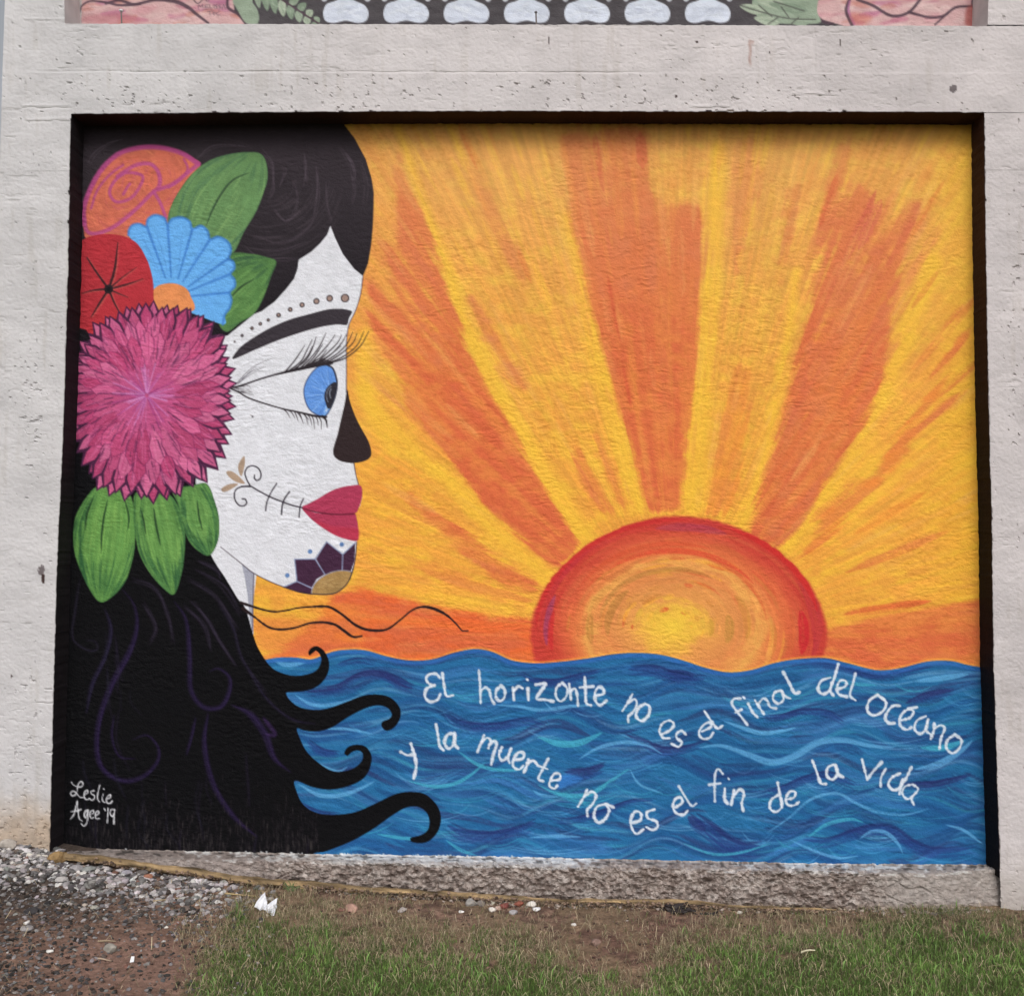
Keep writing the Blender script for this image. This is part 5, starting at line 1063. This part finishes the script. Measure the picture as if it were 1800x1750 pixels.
# ================================================================ OCHRE EDGING STRIP
sp = smooth([(114, 1504), (175, 1510), (233, 1519), (333, 1532), (433, 1547), (500, 1552), (567, 1556), (650, 1563), (733, 1567), (867, 1576), (1000, 1583), (1100, 1584), (1200, 1586), (1300, 1593), (1400, 1596), (1470, 1598)], False, 5)
def along(pix, wpx, hgt, name, c, cvar, mat, y=-.05, seed=1, nseg=8, parent=None, org=(0, 0, 0)):
    P = onwall(pix[:, 0], pix[:, 1]+1.8*(2*fbm(pix[:, 0]/26, pix[:, 0]*0, seed+5, 3)-1), y); n = len(P)
    tl = np.linspace(0, 1, n)
    ang = np.linspace(0, 2*np.pi, nseg, endpoint=False)
    ey, ez = np.cos(ang), np.sin(ang)
    sq = 1/np.maximum(np.abs(ey), np.abs(ez))*.35+.65
    r = np.interp(tl, np.linspace(0, 1, len(wpx)), wpx)[:, None]/410./2
    r = r*(1+.5*(vnoise(np.arange(n)[:, None]/2.3, np.arange(nseg)[None]*1.7, seed+7)-.5)+.5*(vnoise(np.arange(n)[:, None]/6., np.arange(nseg)[None]*1.7, seed)-.5))
    Q = np.repeat(P[:, None], nseg, 1)
    Q[..., 1] += r*ey*sq*1.2; Q[..., 2] += r*ez*sq
    Q[..., 2] += (.006*(vnoise(np.arange(n)/14., np.zeros(n), seed+1)-.5))[:, None]
    Fq = []
    for i in range(n-1):
        for j in range(nseg):
            a = i*nseg+j; b = i*nseg+(j+1) % nseg; Fq.append((a, b, b+nseg, a+nseg))
    Vq = Q.reshape(-1, 3)
    Cq = np.array(c, float)*(1+cvar*(fbm(np.arange(n)[:, None]/9.+0*ang, np.arange(nseg)[None]*.8+0*r, seed+2, 3)-.5))[..., None]
    return mesh_obj(name, Vq, np.array(Fq), col_of(Cq.reshape(-1, 3), 1/ALB), mat, parent, org)
edging = along(sp, (10, 12, 11, 11, 10, 9, 8, 9, 7, 6, 8, 5, 6, 3), .02, 'edging_strip', (132, 112, 84), 1.6, M_WOOD, y=-.062, seed=821, org=tuple(onwall(700, 1570, -.06)))
tag(edging, 'thin ochre coloured edging strip running along the foot of the rough plinth', 'edging strip')

# ================================================================ STONES
def ico(sub_):
    import bmesh
    bm = bmesh.new(); bmesh.ops.create_icosphere(bm, subdivisions=sub_, radius=1)
    v = np.array([x.co[:] for x in bm.verts]); f = np.array([[q.index for q in x.verts] for x in bm.faces]); bm.free(); return v, f
IV, IF = ico(2); JV, JF = ico(1)
def stone(px, py, size, c, label, group=None, flat=.6, name='stone', pointed=False, cat='stone', stretch=1.25):
    P = hit(np.array([px]), np.array([py]))[0]
    rg = np.random.default_rng(int(px*7+py)); r = size/2/430.*(4.2/(4.23+P[1]))*0+size/2/1733.*np.hypot(*(P-CAM_LOC)[:2])
    v = IV.copy()
    for _ in range(7):     # knock facets off
        d = rg.normal(size=3); d /= np.linalg.norm(d); k = rg.uniform(.55, .85)
        o = v@d; v = v-np.where(o > k, o-k, 0)[:, None]*d
    v = v*(1+.12*(rg.random((len(v), 1))-.5))*np.array((stretch, 1, flat))
    if pointed: v[:, 2] = np.where(v[:, 2] > 0, v[:, 2]*2.2, v[:, 2]); v[:, :2] *= (1-.6*np.clip(v[:, 2:], 0, 1.2)/1.2)
    a = rg.uniform(-.5, .5); v = v@np.array([[math.cos(a), math.sin(a), 0], [-math.sin(a), math.cos(a), 0], [0, 0, 1]])
    v = v*r; v[:, 2] += r*flat*.45
    cc = np.array(c, float)*(1+.16*(rg.random((len(v), 1))-.5))
    o = mesh_obj(name, v+P, IF, col_of(cc, 1/ALB), M_STONE, None, tuple(P))
    return tag(o, label, cat, group)
for a in ((235, 1529, 13, (196, 192, 190), 'pale pointed stone standing against the ochre strip', None, .9, 'stone', True),
          (249, 1535, 17, (112, 106, 104), 'dark grey rounded pebble right of the pointed stone', None),
          (260, 1543, 15, (160, 112, 92), 'orange brick chip beside the dark grey pebble', None, .7, 'brick_chip', False, 'brick chip'),
          (107, 1549, 19, (168, 164, 162), 'rounded light grey pebble at the left end of the gravel bank', None),
          (135, 1530, 22, (160, 156, 158), 'broad flat grey stone just below the left end of the strip', None),
          (155, 1531, 20, (140, 142, 140), 'greenish grey stone among the gravel below the strip', None),
          (222, 1536, 16, (158, 154, 162), 'lilac grey stone touching the left of the pointed stone', None),
          (47, 1634, 17, (150, 146, 146), 'grey pebble on the dark gravel near the left edge', None),
          (53, 1604, 22, (62, 60, 62), 'blackish lump in the gravel at the left', None),
          (194, 1672, 19, (150, 146, 138), 'triangular grey stone alone on the red soil', None, .95),
          (89, 1673, 12, (205, 203, 198), 'round white pebble left on the brown soil', None),
          (167, 1596, 12, (168, 166, 156), 'pale grey pebble at the lower edge of the gravel bank', None),
          (149, 1592, 10, (172, 160, 150), 'small buff pebble left of a pale grey one', None),
          (242, 1600, 7, (214, 210, 204), 'tiny white pebble where gravel gives way to red soil', None),
          (292, 1630, 7, (212, 208, 200), 'tiny white pebble in the middle of the red soil', None),
          (12, 1490, 24, (172, 164, 156), 'pale stone leaning on the left column foot', None, .8),
          (102, 1512, 26, (146, 120, 84), 'ochre stone at the left end of the edging strip', None, .8),
          (618, 1600, 20, (172, 138, 124), 'pinkish stone right of the white litter', None, .8),
          (600, 1600, 12, (126, 92, 82), 'small brown stone beside the pinkish one', None),
          (707, 1601, 15, (168, 160, 156), 'grey pebble in the dead grass near the middle', None),
          (829, 1590, 18, (146, 142, 138), 'grey stone at the left of the pebble pile by the strip', None, .9),
          (847, 1590, 15, (124, 116, 112), 'dark grey stone in the pebble pile by the strip', None, .8),
          (864, 1588, 14, (178, 172, 158), 'pale buff stone in the pebble pile by the strip', None, .8),
          (887, 1594, 16, (122, 72, 66), 'maroon stone in the pebble pile by the strip', None, .8),
          (912, 1591, 16, (140, 86, 72), 'rust red brick chip in the pebble pile by the strip', None, .7, 'brick_chip', False, 'brick chip'),
          (933, 1592, 16, (214, 208, 200), 'whitish stone at the right of the pebble pile', None, .8),
          (943, 1599, 13, (222, 220, 220), 'white flat chip at the right front of the pebble pile', None),
          (865, 1601, 13, (222, 216, 208), 'white pebble at the front of the pebble pile', None, .8),
          (876, 1597, 10, (206, 178, 166), 'small pink pebble at the front of the pebble pile', None, .8),
          (903, 1605, 14, (160, 156, 158), 'grey pebble below the rust red chip', None),
          (811, 1603, 9, (228, 226, 222), 'tiny square white chip left of the pebble pile', None),
          (1009, 1626, 9, (226, 222, 216), 'white pebble alone on the dark bare soil', None),
          (1046, 1660, 19, (140, 116, 106), 'brownish grey stone on the bare soil between the grass patches', None, .75),
          (1300, 1604, 9, (206, 200, 190), 'small pale stone at the foot of the plinth right of the dark debris', None)):
    stone(*a)
def cloud(name, pts, sizes, cols, label, seed, flat=.6, mat=None):
    rg = np.random.default_rng(seed); n = len(pts)
    v = JV[None]*(1+.45*(rg.random((n, len(JV), 1))-.5))
    v = v*np.stack([rg.uniform(.9, 1.5, n), rg.uniform(.7, 1.1, n), np.full(n, flat)*rg.uniform(.6, 1.2, n)], -1)[:, None]
    a = rg.uniform(0, 6.28, n); b = rg.uniform(-.5, .5, n); ca, sa, cb, sb = np.cos(a), np.sin(a), np.cos(b), np.sin(b)
    x, y, z = v[..., 0], v[..., 1], v[..., 2]
    x, z = x*cb[:, None]-z*sb[:, None], x*sb[:, None]+z*cb[:, None]
    x, y = x*ca[:, None]-y*sa[:, None], x*sa[:, None]+y*ca[:, None]
    v = np.stack([x, y, z], -1)*sizes[:, None, None]+pts[:, None]
    v[..., 2] += (sizes*flat*.35)[:, None]
    f = (JF[None]+(np.arange(n)*len(JV))[:, None, None]).reshape(-1, 3)
    c = np.repeat(cols[:, None], len(JV), 1)*(1+.15*(rg.random((n, len(JV), 1))-.5))
    o = mesh_obj(name, v.reshape(-1, 3), f, col_of(c.reshape(-1, 3), 1/ALB), mat or M_STONE, None)
    return tag(o, label, kind='stuff')
rg = np.random.default_rng(31)
n = 15000
px = rg.uniform(-260, 480, n); py = rg.uniform(1478, 1760, n)
ft_ = np.interp(px, *FOOT)+np.where(px < 112, -16, 5)
dens = np.exp(-np.clip(py-ft_-25, 0, 999)/38)*sstep(440, 330, px)+.42*sstep(230, -40, px)+.10
dens *= (py > ft_)*(.5+fbm(px/30, py/18, 841)); ok = (rg.random(n) < dens*1.25); px, py = px[ok], py[ok]
P = hit(px, py); m = len(P); near = np.exp(-np.clip(py-np.interp(px, *FOOT)-30, 0, 999)/40)
sz = (.0035+.0105*rg.random(m)**1.8)*(.72+.62*near)
g = rg.uniform(.38, 1.15, m)*(.74+.33*near)
cols = np.stack([172*g, 167*g, 167*g], -1)*(1+.012*rg.normal(size=(m, 3)))
wt = rg.random(m) < .05*near+.012; cols[wt] = np.array((200, 197, 194)); br = rg.random(m) < .42-.38*near; cols[br] = np.array((132, 118, 110))*g[br, None]
rd = rg.random(m) < .003; cols[rd] = (122, 88, 78)
cloud('gravel', P, sz, cols, 'loose grey crushed gravel banked against the left foot of the wall', 33)
# crumbs of soil and small chips over the rest
n = 6500
px = rg.uniform(-200, 2000, n); py = rg.uniform(1500, 1790, n); ok = (py > np.interp(px, *FOOT)+4) & (rg.random(n) > turf(px, py)*1.1) & (rg.random(n) < .35+.65*fbm(px/40, py/20, 843)); px, py = px[ok], py[ok]
P = hit(px, py); m = len(P); sz = .0022+.0055*rg.random(m)**3
g = rg.uniform(.6, 1.2, m); cols = np.array((116, 94, 84))*g[:, None]; wt = (rg.random(m) < .05) & (py < 1660); cols[wt] = np.array((180, 170, 160))*rg.uniform(.7, 1.1, (wt.sum(), 1)); dk = rg.random(m) < .3; cols[dk] = np.array((66, 50, 46))
cloud('soil_crumbs', P, sz, cols, 'crumbs of dry soil and small chips scattered over the bare ground', 35)
# broken bits along the plinth foot
n = 1100
px = rg.uniform(560, 1740, n); py = np.interp(px, *FOOT)+rg.normal(1, 4, n)
P = hit(px, py); m = n; sz = .003+.008*rg.random(m)**2; g = rg.uniform(.6, 1.15, m); cols = np.array((158, 146, 138))*g[:, None]
P[:, 1] = np.minimum(P[:, 1], -.03)
cloud('concrete_rubble', P, sz, cols, 'small concrete rubble fallen along the foot of the plinth', 37)

n = 2600
px = rg.uniform(130, 1500, n); py = np.interp(px, sp[:, 0], sp[:, 1])+rg.normal(5.5, 2.6, n)
k = rg.random(n) < np.interp(px, [130, 500, 900, 1500], [.25, .4, .8, 1])*(.2+1.3*fbm(px/28, px*0, 845, 2)); px, py = px[k], py[k]
P = onwall(px, py, -.085); m = len(P); sz = .0022+.0062*rg.random(m)**2; g = rg.uniform(.6, 1.1, m); cols = np.array((138, 116, 100))*g[:, None]
cloud('soil_spill', P, sz, cols, 'dry soil and grit heaped against the lower side of the ochre strip', 39)
# ================================================================ GRASS, STRAW
def blades(name, P, L, W, lean, cols, tipc, label, seed, seg=2):
    rg = np.random.default_rng(seed); n = len(P)
    a = rg.uniform(0, 2*np.pi, n); w = np.stack([np.cos(a), np.sin(a), 0*a], -1)
    b = rg.uniform(0, 2*np.pi, n); d = np.stack([np.cos(b), np.sin(b), 0*b], -1)
    up = np.array((0, 0, 1.))
    m1 = P+(up*(L*.55)[:, None]*np.sqrt(np.clip(1-(lean*.5)**2, .02, 1))[:, None])+d*(L*lean*.28)[:, None]
    tip = P+up*(L*np.sqrt(np.clip(1-lean**2, .01, 1)))[:, None]+d*(L*lean)[:, None]
    hw = w*(W/2)[:, None]
    V = np.stack([P-hw, P+hw, m1+hw*.8, m1-hw*.8, tip], 1)
    i = np.arange(n)[:, None]*5
    F = np.concatenate([i+np.array((0, 1, 2)), i+np.array((0, 2, 3)), i+np.array((3, 2, 4))], 0)
    C = np.stack([cols*.8, cols*.8, cols, cols, tipc], 1)
    o = mesh_obj(name, V.reshape(-1, 3), F, np.clip(C.reshape(-1, 3), 0, 1), M_GRASS, None)
    return tag(o, label, kind='stuff')
def gsample(n, x0, x1, y0, y1, fn, seed):
    rg = np.random.default_rng(seed)
    x = rg.uniform(x0, x1, n); y = rg.uniform(y0, y1, n); z = ground_z(x, y); P = np.stack([x, y, z], -1)
    a, b = topix(P); k = rg.random(n) < fn(a, b, x, y); return P[k], a[k], b[k]
def greens(a, b, seed):
    rg = np.random.default_rng(seed); n = len(a)
    t = fbm(a/55, b/30, 851, 3); dry = np.clip(sstep(.42, .75, t)*.8+.7*sstep(40, 0, b-np.interp(a, *GB_)), 0, 1)
    g1 = np.array((.085, .172, .036)); g2 = np.array((.20, .325, .08)); g3 = np.array((.46, .41, .24))
    u = rg.random(n)[:, None]; c = g1*(1-u)+g2*u
    c = c*(1-.35*sstep(.35, .55, fbm(a/90, b/50, 857, 2)))[:, None]
    isdry = rg.random(n) < .035+.18*dry
    c[isdry] = (g3*rg.uniform(.5, 1.1, (n, 1)))[isdry]
    return c, isdry, dry
fnt = lambda a, b, x, y: np.where(b > 1900, .9, turf(a, b)**1.3)*(.55+.6*fbm(x*7, y*7, 861, 2))
P, a, b = gsample(255000, -2.6, 3.0, -1.75, -.03, fnt, 51)
c, isd, dr = greens(a, b, 53); rg = np.random.default_rng(55); n = len(P)
L = rg.uniform(.009, .027, n)*(1-.3*dr)*(1.0+.4*(fbm(a/25, b/25, 863)-.5)); lean = rg.beta(2, 2.5, n)*.95
blades('grass', P, L, rg.uniform(.0013, .0030, n), lean, c, c*np.array((1.5, 1.35, 1.3)), 'short green lawn grass in front of the wall, thinning to dead blades', 57)
print('grass blades', n)
k = np.random.default_rng(58).random(n) < .022; rg = np.random.default_rng(59); q = int(k.sum())
cb = np.array((.13, .23, .06))*rg.uniform(.7, 1.5, (q, 1))
blades('coarse_grass', P[k], rg.uniform(.025, .055, q), rg.uniform(.003, .0055, q), rg.beta(3, 2, q)*.97, cb, cb*1.3, 'broader darker weed blades growing through the lawn', 60)
# thin yellow grass close to the plinth on the right and dead mats
def fnd(a, b, x, y):
    g = np.interp(a, *GB_); f0 = np.interp(a, *FOOT)
    zone = sstep(-30, 0, b-g)*sstep(95, 30, b-g)*sstep(330, 400, a)
    zone = zone+.5*sstep(300, 350, a)*sstep(480, 400, a)*sstep(1600, 1640, b)
    wallr = sstep(1500, 1560, a)*sstep(40, 5, b-f0)*1.0
    mid = .6*sstep(380, 480, a)*sstep(800, 620, a)*sstep(1640, 1570, b)
    return np.clip(zone*.34+wallr*.5+mid*.3+.05*(a > 300)*(b < 1760), 0, 1)*(b > f0)*(.2+1.2*fbm(x*9, y*9, 871, 2))**1.6
P, a, b = gsample(230000, -1.8, 3.0, -1.2, -.04, fnd, 61); rg = np.random.default_rng(63); n = len(P)
c = np.array((.42, .34, .22))*rg.uniform(.4, 1.1, (n, 1)); gm = rg.random(n) < np.where(a > 1500, .55, .22); c[gm] = np.array((.13, .16, .06))*rg.uniform(.6, 1.2, (gm.sum(), 1))
blades('dry_grass', P, rg.uniform(.012, .05, n), rg.uniform(.0010, .0024, n), rg.beta(5, 1.6, n)*.995, c, c*1.25, 'dead straw coloured grass matted between lawn and wall', 65)
print('dry blades', n)
rg = np.random.default_rng(67); n = 5200
sx = rg.uniform(-80, 1900, n); sy = rg.uniform(1500, 1790, n)
k = (sy > np.interp(sx, *FOOT)+5) & (rg.random(n) < np.where(sx < 330, .12, .2+1.0*fbm(sx/50, sy/20, 873, 2))); sx, sy = sx[k], sy[k]
P = hit(sx, sy); P[:, 2] += .003; n = len(P); c = np.array((.46, .38, .25))*rg.uniform(.35, 1.1, (n, 1))
blades('scattered_straw', P, rg.uniform(.02, .075, n), rg.uniform(.0012, .0026, n), rg.uniform(.985, .9995, n), c, c*1.15, 'loose dry stalks and thatch scattered over the bare soil', 69)
# ================================================================ LITTER AND ODD THINGS
P0 = hit(np.array([467.]), np.array([1604.]))[0]
def sheet(name, outline, c, lift, seed, label, cat, n=9, mat=M_LITTER, P0=P0, scale=1.0, crump=.006):
    """a crumpled scrap: outline in millimetres (x right, z up), given depth and folds"""
    O = np.array(outline, float)/1000*scale; ctr = O.mean(0); rg = np.random.default_rng(seed)
    rings = [ctr+(O-ctr)*t for t in np.linspace(0, 1, n)[1:]]
    V = [np.array((ctr[0], 0, ctr[1]))]
    for k, r in enumerate(rings):
        for q, (x, z) in enumerate(r): V.append(np.array((x, 0, z)))
    V = np.array(V)*np.array((.88, 1, .85)); V[:, 1] = -crump*(2*fbm(V[:, 0]*70+seed, V[:, 2]*70, seed, 2)-1)*2.4-.25*V[:, 2]*0
    V[:, 1] += .6*(V[:, 2]-.012)
    V[:, 2] += crump*.4*(fbm(V[:, 0]*120, V[:, 2]*120+3, seed+1, 2)-.5)
    m = len(O); F = []
    for q in range(m): F.append((0, 1+q, 1+(q+1) % m, 0))
    T = [(0, 1+q, 1+(q+1) % m) for q in range(m)]
    for k in range(n-2):
        for q in range(m):
            a_ = 1+k*m+q; b_ = 1+k*m+(q+1) % m; T += [(a_, a_+m, b_+m), (a_, b_+m, b_)]
    o = mesh_obj(name, V+P0+np.array((0, 0, lift)), np.array(T), col_of(c, 1/ALB), mat, None, tuple(P0))
    sm_ = o.modifiers.new('thickness', 'SOLIDIFY'); sm_.thickness = .0009
    return tag(o, label, cat)
sheet('paper_litter', [(-49, 4), (-42, 22), (-32, 37), (-22, 48), (-12, 57), (-6, 42), (4, 24), (7, 10), (14, 14), (24, 24), (36, 30), (45, 32), (46, 14), (47, 0), (46, -18), (45, -36), (34, -28), (24, -20), (14, -14), (6, -8), (-8, -8), (-18, -4), (-28, 0), (-40, 1)], (222, 224, 230), .022, 91, 'torn white paper scrap like two wings lying at the edge of the grass', 'litter', crump=.011)
P1 = hit(np.array([233.]), np.array([1690.]))[0]
sheet('paper_scrap', [(-8, 0), (-6, 20), (6, 20), (8, 2)], (222, 224, 226), .001, 93, 'tiny white paper scrap on the red soil', 'litter', n=4, P0=P1, crump=.002)
# dark plant debris by the strip
rg = np.random.default_rng(71)
Pd = []
for i in range(46):
    px0 = rg.normal(1190, 14) if i < 30 else rg.uniform(1180, 1255); py0 = rg.normal(1599, 2.5) if i < 30 else rg.normal(1606, 1.5)
    Pd.append((px0, py0))
Pd = np.array(Pd); H = hit(Pd[:, 0], Pd[:, 1]); H[:, 2] += rg.uniform(0, .02, len(H))*(Pd[:, 0] < 1215)
szd = rg.uniform(.008, .02, len(H))
v = JV[None]*(1+.7*(rg.random((len(H), len(JV), 1))-.5))*np.stack([rg.uniform(.8, 2, len(H)), rg.uniform(.3, .7, len(H)), rg.uniform(.2, .5, len(H))], -1)[:, None]
aa = rg.uniform(-.9, .9, len(H)); x, z = v[..., 0]*np.cos(aa)[:, None]-v[..., 2]*np.sin(aa)[:, None], v[..., 0]*np.sin(aa)[:, None]+v[..., 2]*np.cos(aa)[:, None]
v = np.stack([x, v[..., 1], z], -1)*szd[:, None, None]+H[:, None]
f = (JF[None]+(np.arange(len(H))*len(JV))[:, None, None]).reshape(-1, 3)
o = mesh_obj('dead_leaf_clump', v.reshape(-1, 3), f, col_of((48, 42, 42), 1/ALB), M_LITTER, None, tuple(H[0]))
tag(o, 'blackish clump of rotten leaves lying against the strip right of centre', 'debris')
def stick(pts, w, c, label, name='twig', cat='twig', lift=.006):
    q = smooth(pts, False, 4); P = hit(q[:, 0], q[:, 1]); P[:, 2] += lift; n = len(P); r = w/2/410
    ang = np.linspace(0, 2*np.pi, 6, endpoint=False); Q = np.repeat(P[:, None], 6, 1); tp_ = (1-.5*np.linspace(0, 1, n))[:, None]
    Q[..., 1] += r*np.cos(ang)*tp_; Q[..., 2] += r*np.sin(ang)*tp_
    F = [(i*6+j, i*6+(j+1) % 6, (i+1)*6+(j+1) % 6, (i+1)*6+j) for i in range(n-1) for j in range(6)]
    return tag(mesh_obj(name, Q.reshape(-1, 3), np.array(F), col_of(c, 1/ALB), M_WOOD, None, tuple(P[0])), label, cat)
stick([(48, 1507), (66, 1508), (84, 1509)], 5, (206, 200, 190), 'short whitish stick lying by the foot of the left column', lift=.012)
stick([(268, 1586), (290, 1583), (318, 1580)], 2.4, (176, 158, 128), 'pale straw lying on the gravel edge left of the litter', 'straw', 'straw')
stick([(388, 1571), (415, 1574), (450, 1577)], 3, (186, 164, 120), 'straw coloured stalk just above the white litter', 'straw', 'straw')
stick([(172, 1656), (188, 1655), (203, 1656)], 2.4, (178, 160, 134), 'thin pale twig above the triangular stone', lift=.005)
stick([(172, 1686), (184, 1688), (196, 1691)], 2.4, (180, 160, 140), 'thin pale twig below the triangular stone', lift=.005)
stick([(262, 1612), (266, 1620), (270, 1628)], 2.0, (176, 150, 130), 'small forked twig on the red soil, left branch'); 
stick([(205, 1740), (222, 1720), (236, 1703)], 2.0, (150, 130, 104), 'long dry stem slanting over the soil below the paper scrap')
stick([(335, 1582), (352, 1592), (372, 1603)], 2.2, (146, 124, 108), 'curved brown stem between gravel and grass')
stick([(1408, 1688), (1420, 1684), (1433, 1684)], 3.0, (206, 200, 170), 'pale dry blade lying on the lawn at the right', 'straw', 'straw', lift=.03)
# weed tuft at the foot of the plinth
rg = np.random.default_rng(81); base_ = hit(np.array([516.]), np.array([1560.]))[0]; base_[1] = min(base_[1], -.09)
Vt, Ft, Ct = [], [], []
for i in range(22):
    a_ = rg.uniform(-1.2, 1.2); L_ = rg.uniform(.03, .07); w_ = rg.uniform(.003, .005); dy = rg.uniform(-.03, .0)
    p0 = base_+np.array((rg.normal(0, .01), rg.normal(0, .006), 0)); dirv = np.array((math.sin(a_), dy*8, math.cos(a_))); side = np.array((math.cos(a_), 0, -math.sin(a_)))
    k = len(Vt); Vt += [p0-side*w_/3, p0+side*w_/3, p0+dirv*L_*.55+side*w_/2, p0+dirv*L_*.55-side*w_/2, p0+dirv*L_+np.array((0, 0, -.008))]
    Ft += [(k, k+1, k+2), (k, k+2, k+3), (k+3, k+2, k+4)]; cc = np.array((.10, .15, .06))*rg.uniform(.7, 1.4); Ct += [cc]*5
tag(mesh_obj('weed_tuft', np.array(Vt), np.array(Ft), np.array(Ct), M_GRASS, None, tuple(base_)), 'small green weed tuft growing in front of the plinth above the litter', 'weed')
# nails on the ledge in front of the upper painting
def nail(px, y0, y1, head, label):
    A, B = onwall(px, y1, .06), onwall(px-1, y0, .06); r = .0035; ang = np.linspace(0, 2*np.pi, 8, endpoint=False)
    e = empty('nail', tuple(A)); tag(e, label, 'nail')
    ring = lambda c, rr: [c+np.array((rr*math.cos(t), rr*math.sin(t), 0)) for t in ang]
    Vn = ring(A, r)+ring(B, r); Fn = [(i, (i+1) % 8, 8+(i+1) % 8, 8+i) for i in range(8)]
    mesh_obj('shank', np.array(Vn), np.array(Fn), col_of((120, 112, 110), 1/ALB), M_STONE, e, tuple(A), True)
    Vh = IV*np.array((.0095, .0095, .006))*(1 if head else .75)+B
    mesh_obj('head', Vh, IF, col_of((226, 226, 230) if head else (110, 106, 110), 1/ALB), M_LITTER, e, tuple(A), True)
nail(214, 19, 44, True, 'bent nail with white painted head standing on the beam ledge at the left')
nail(943, 22, 45, False, 'grey nail standing on the beam ledge in front of a pale oval')
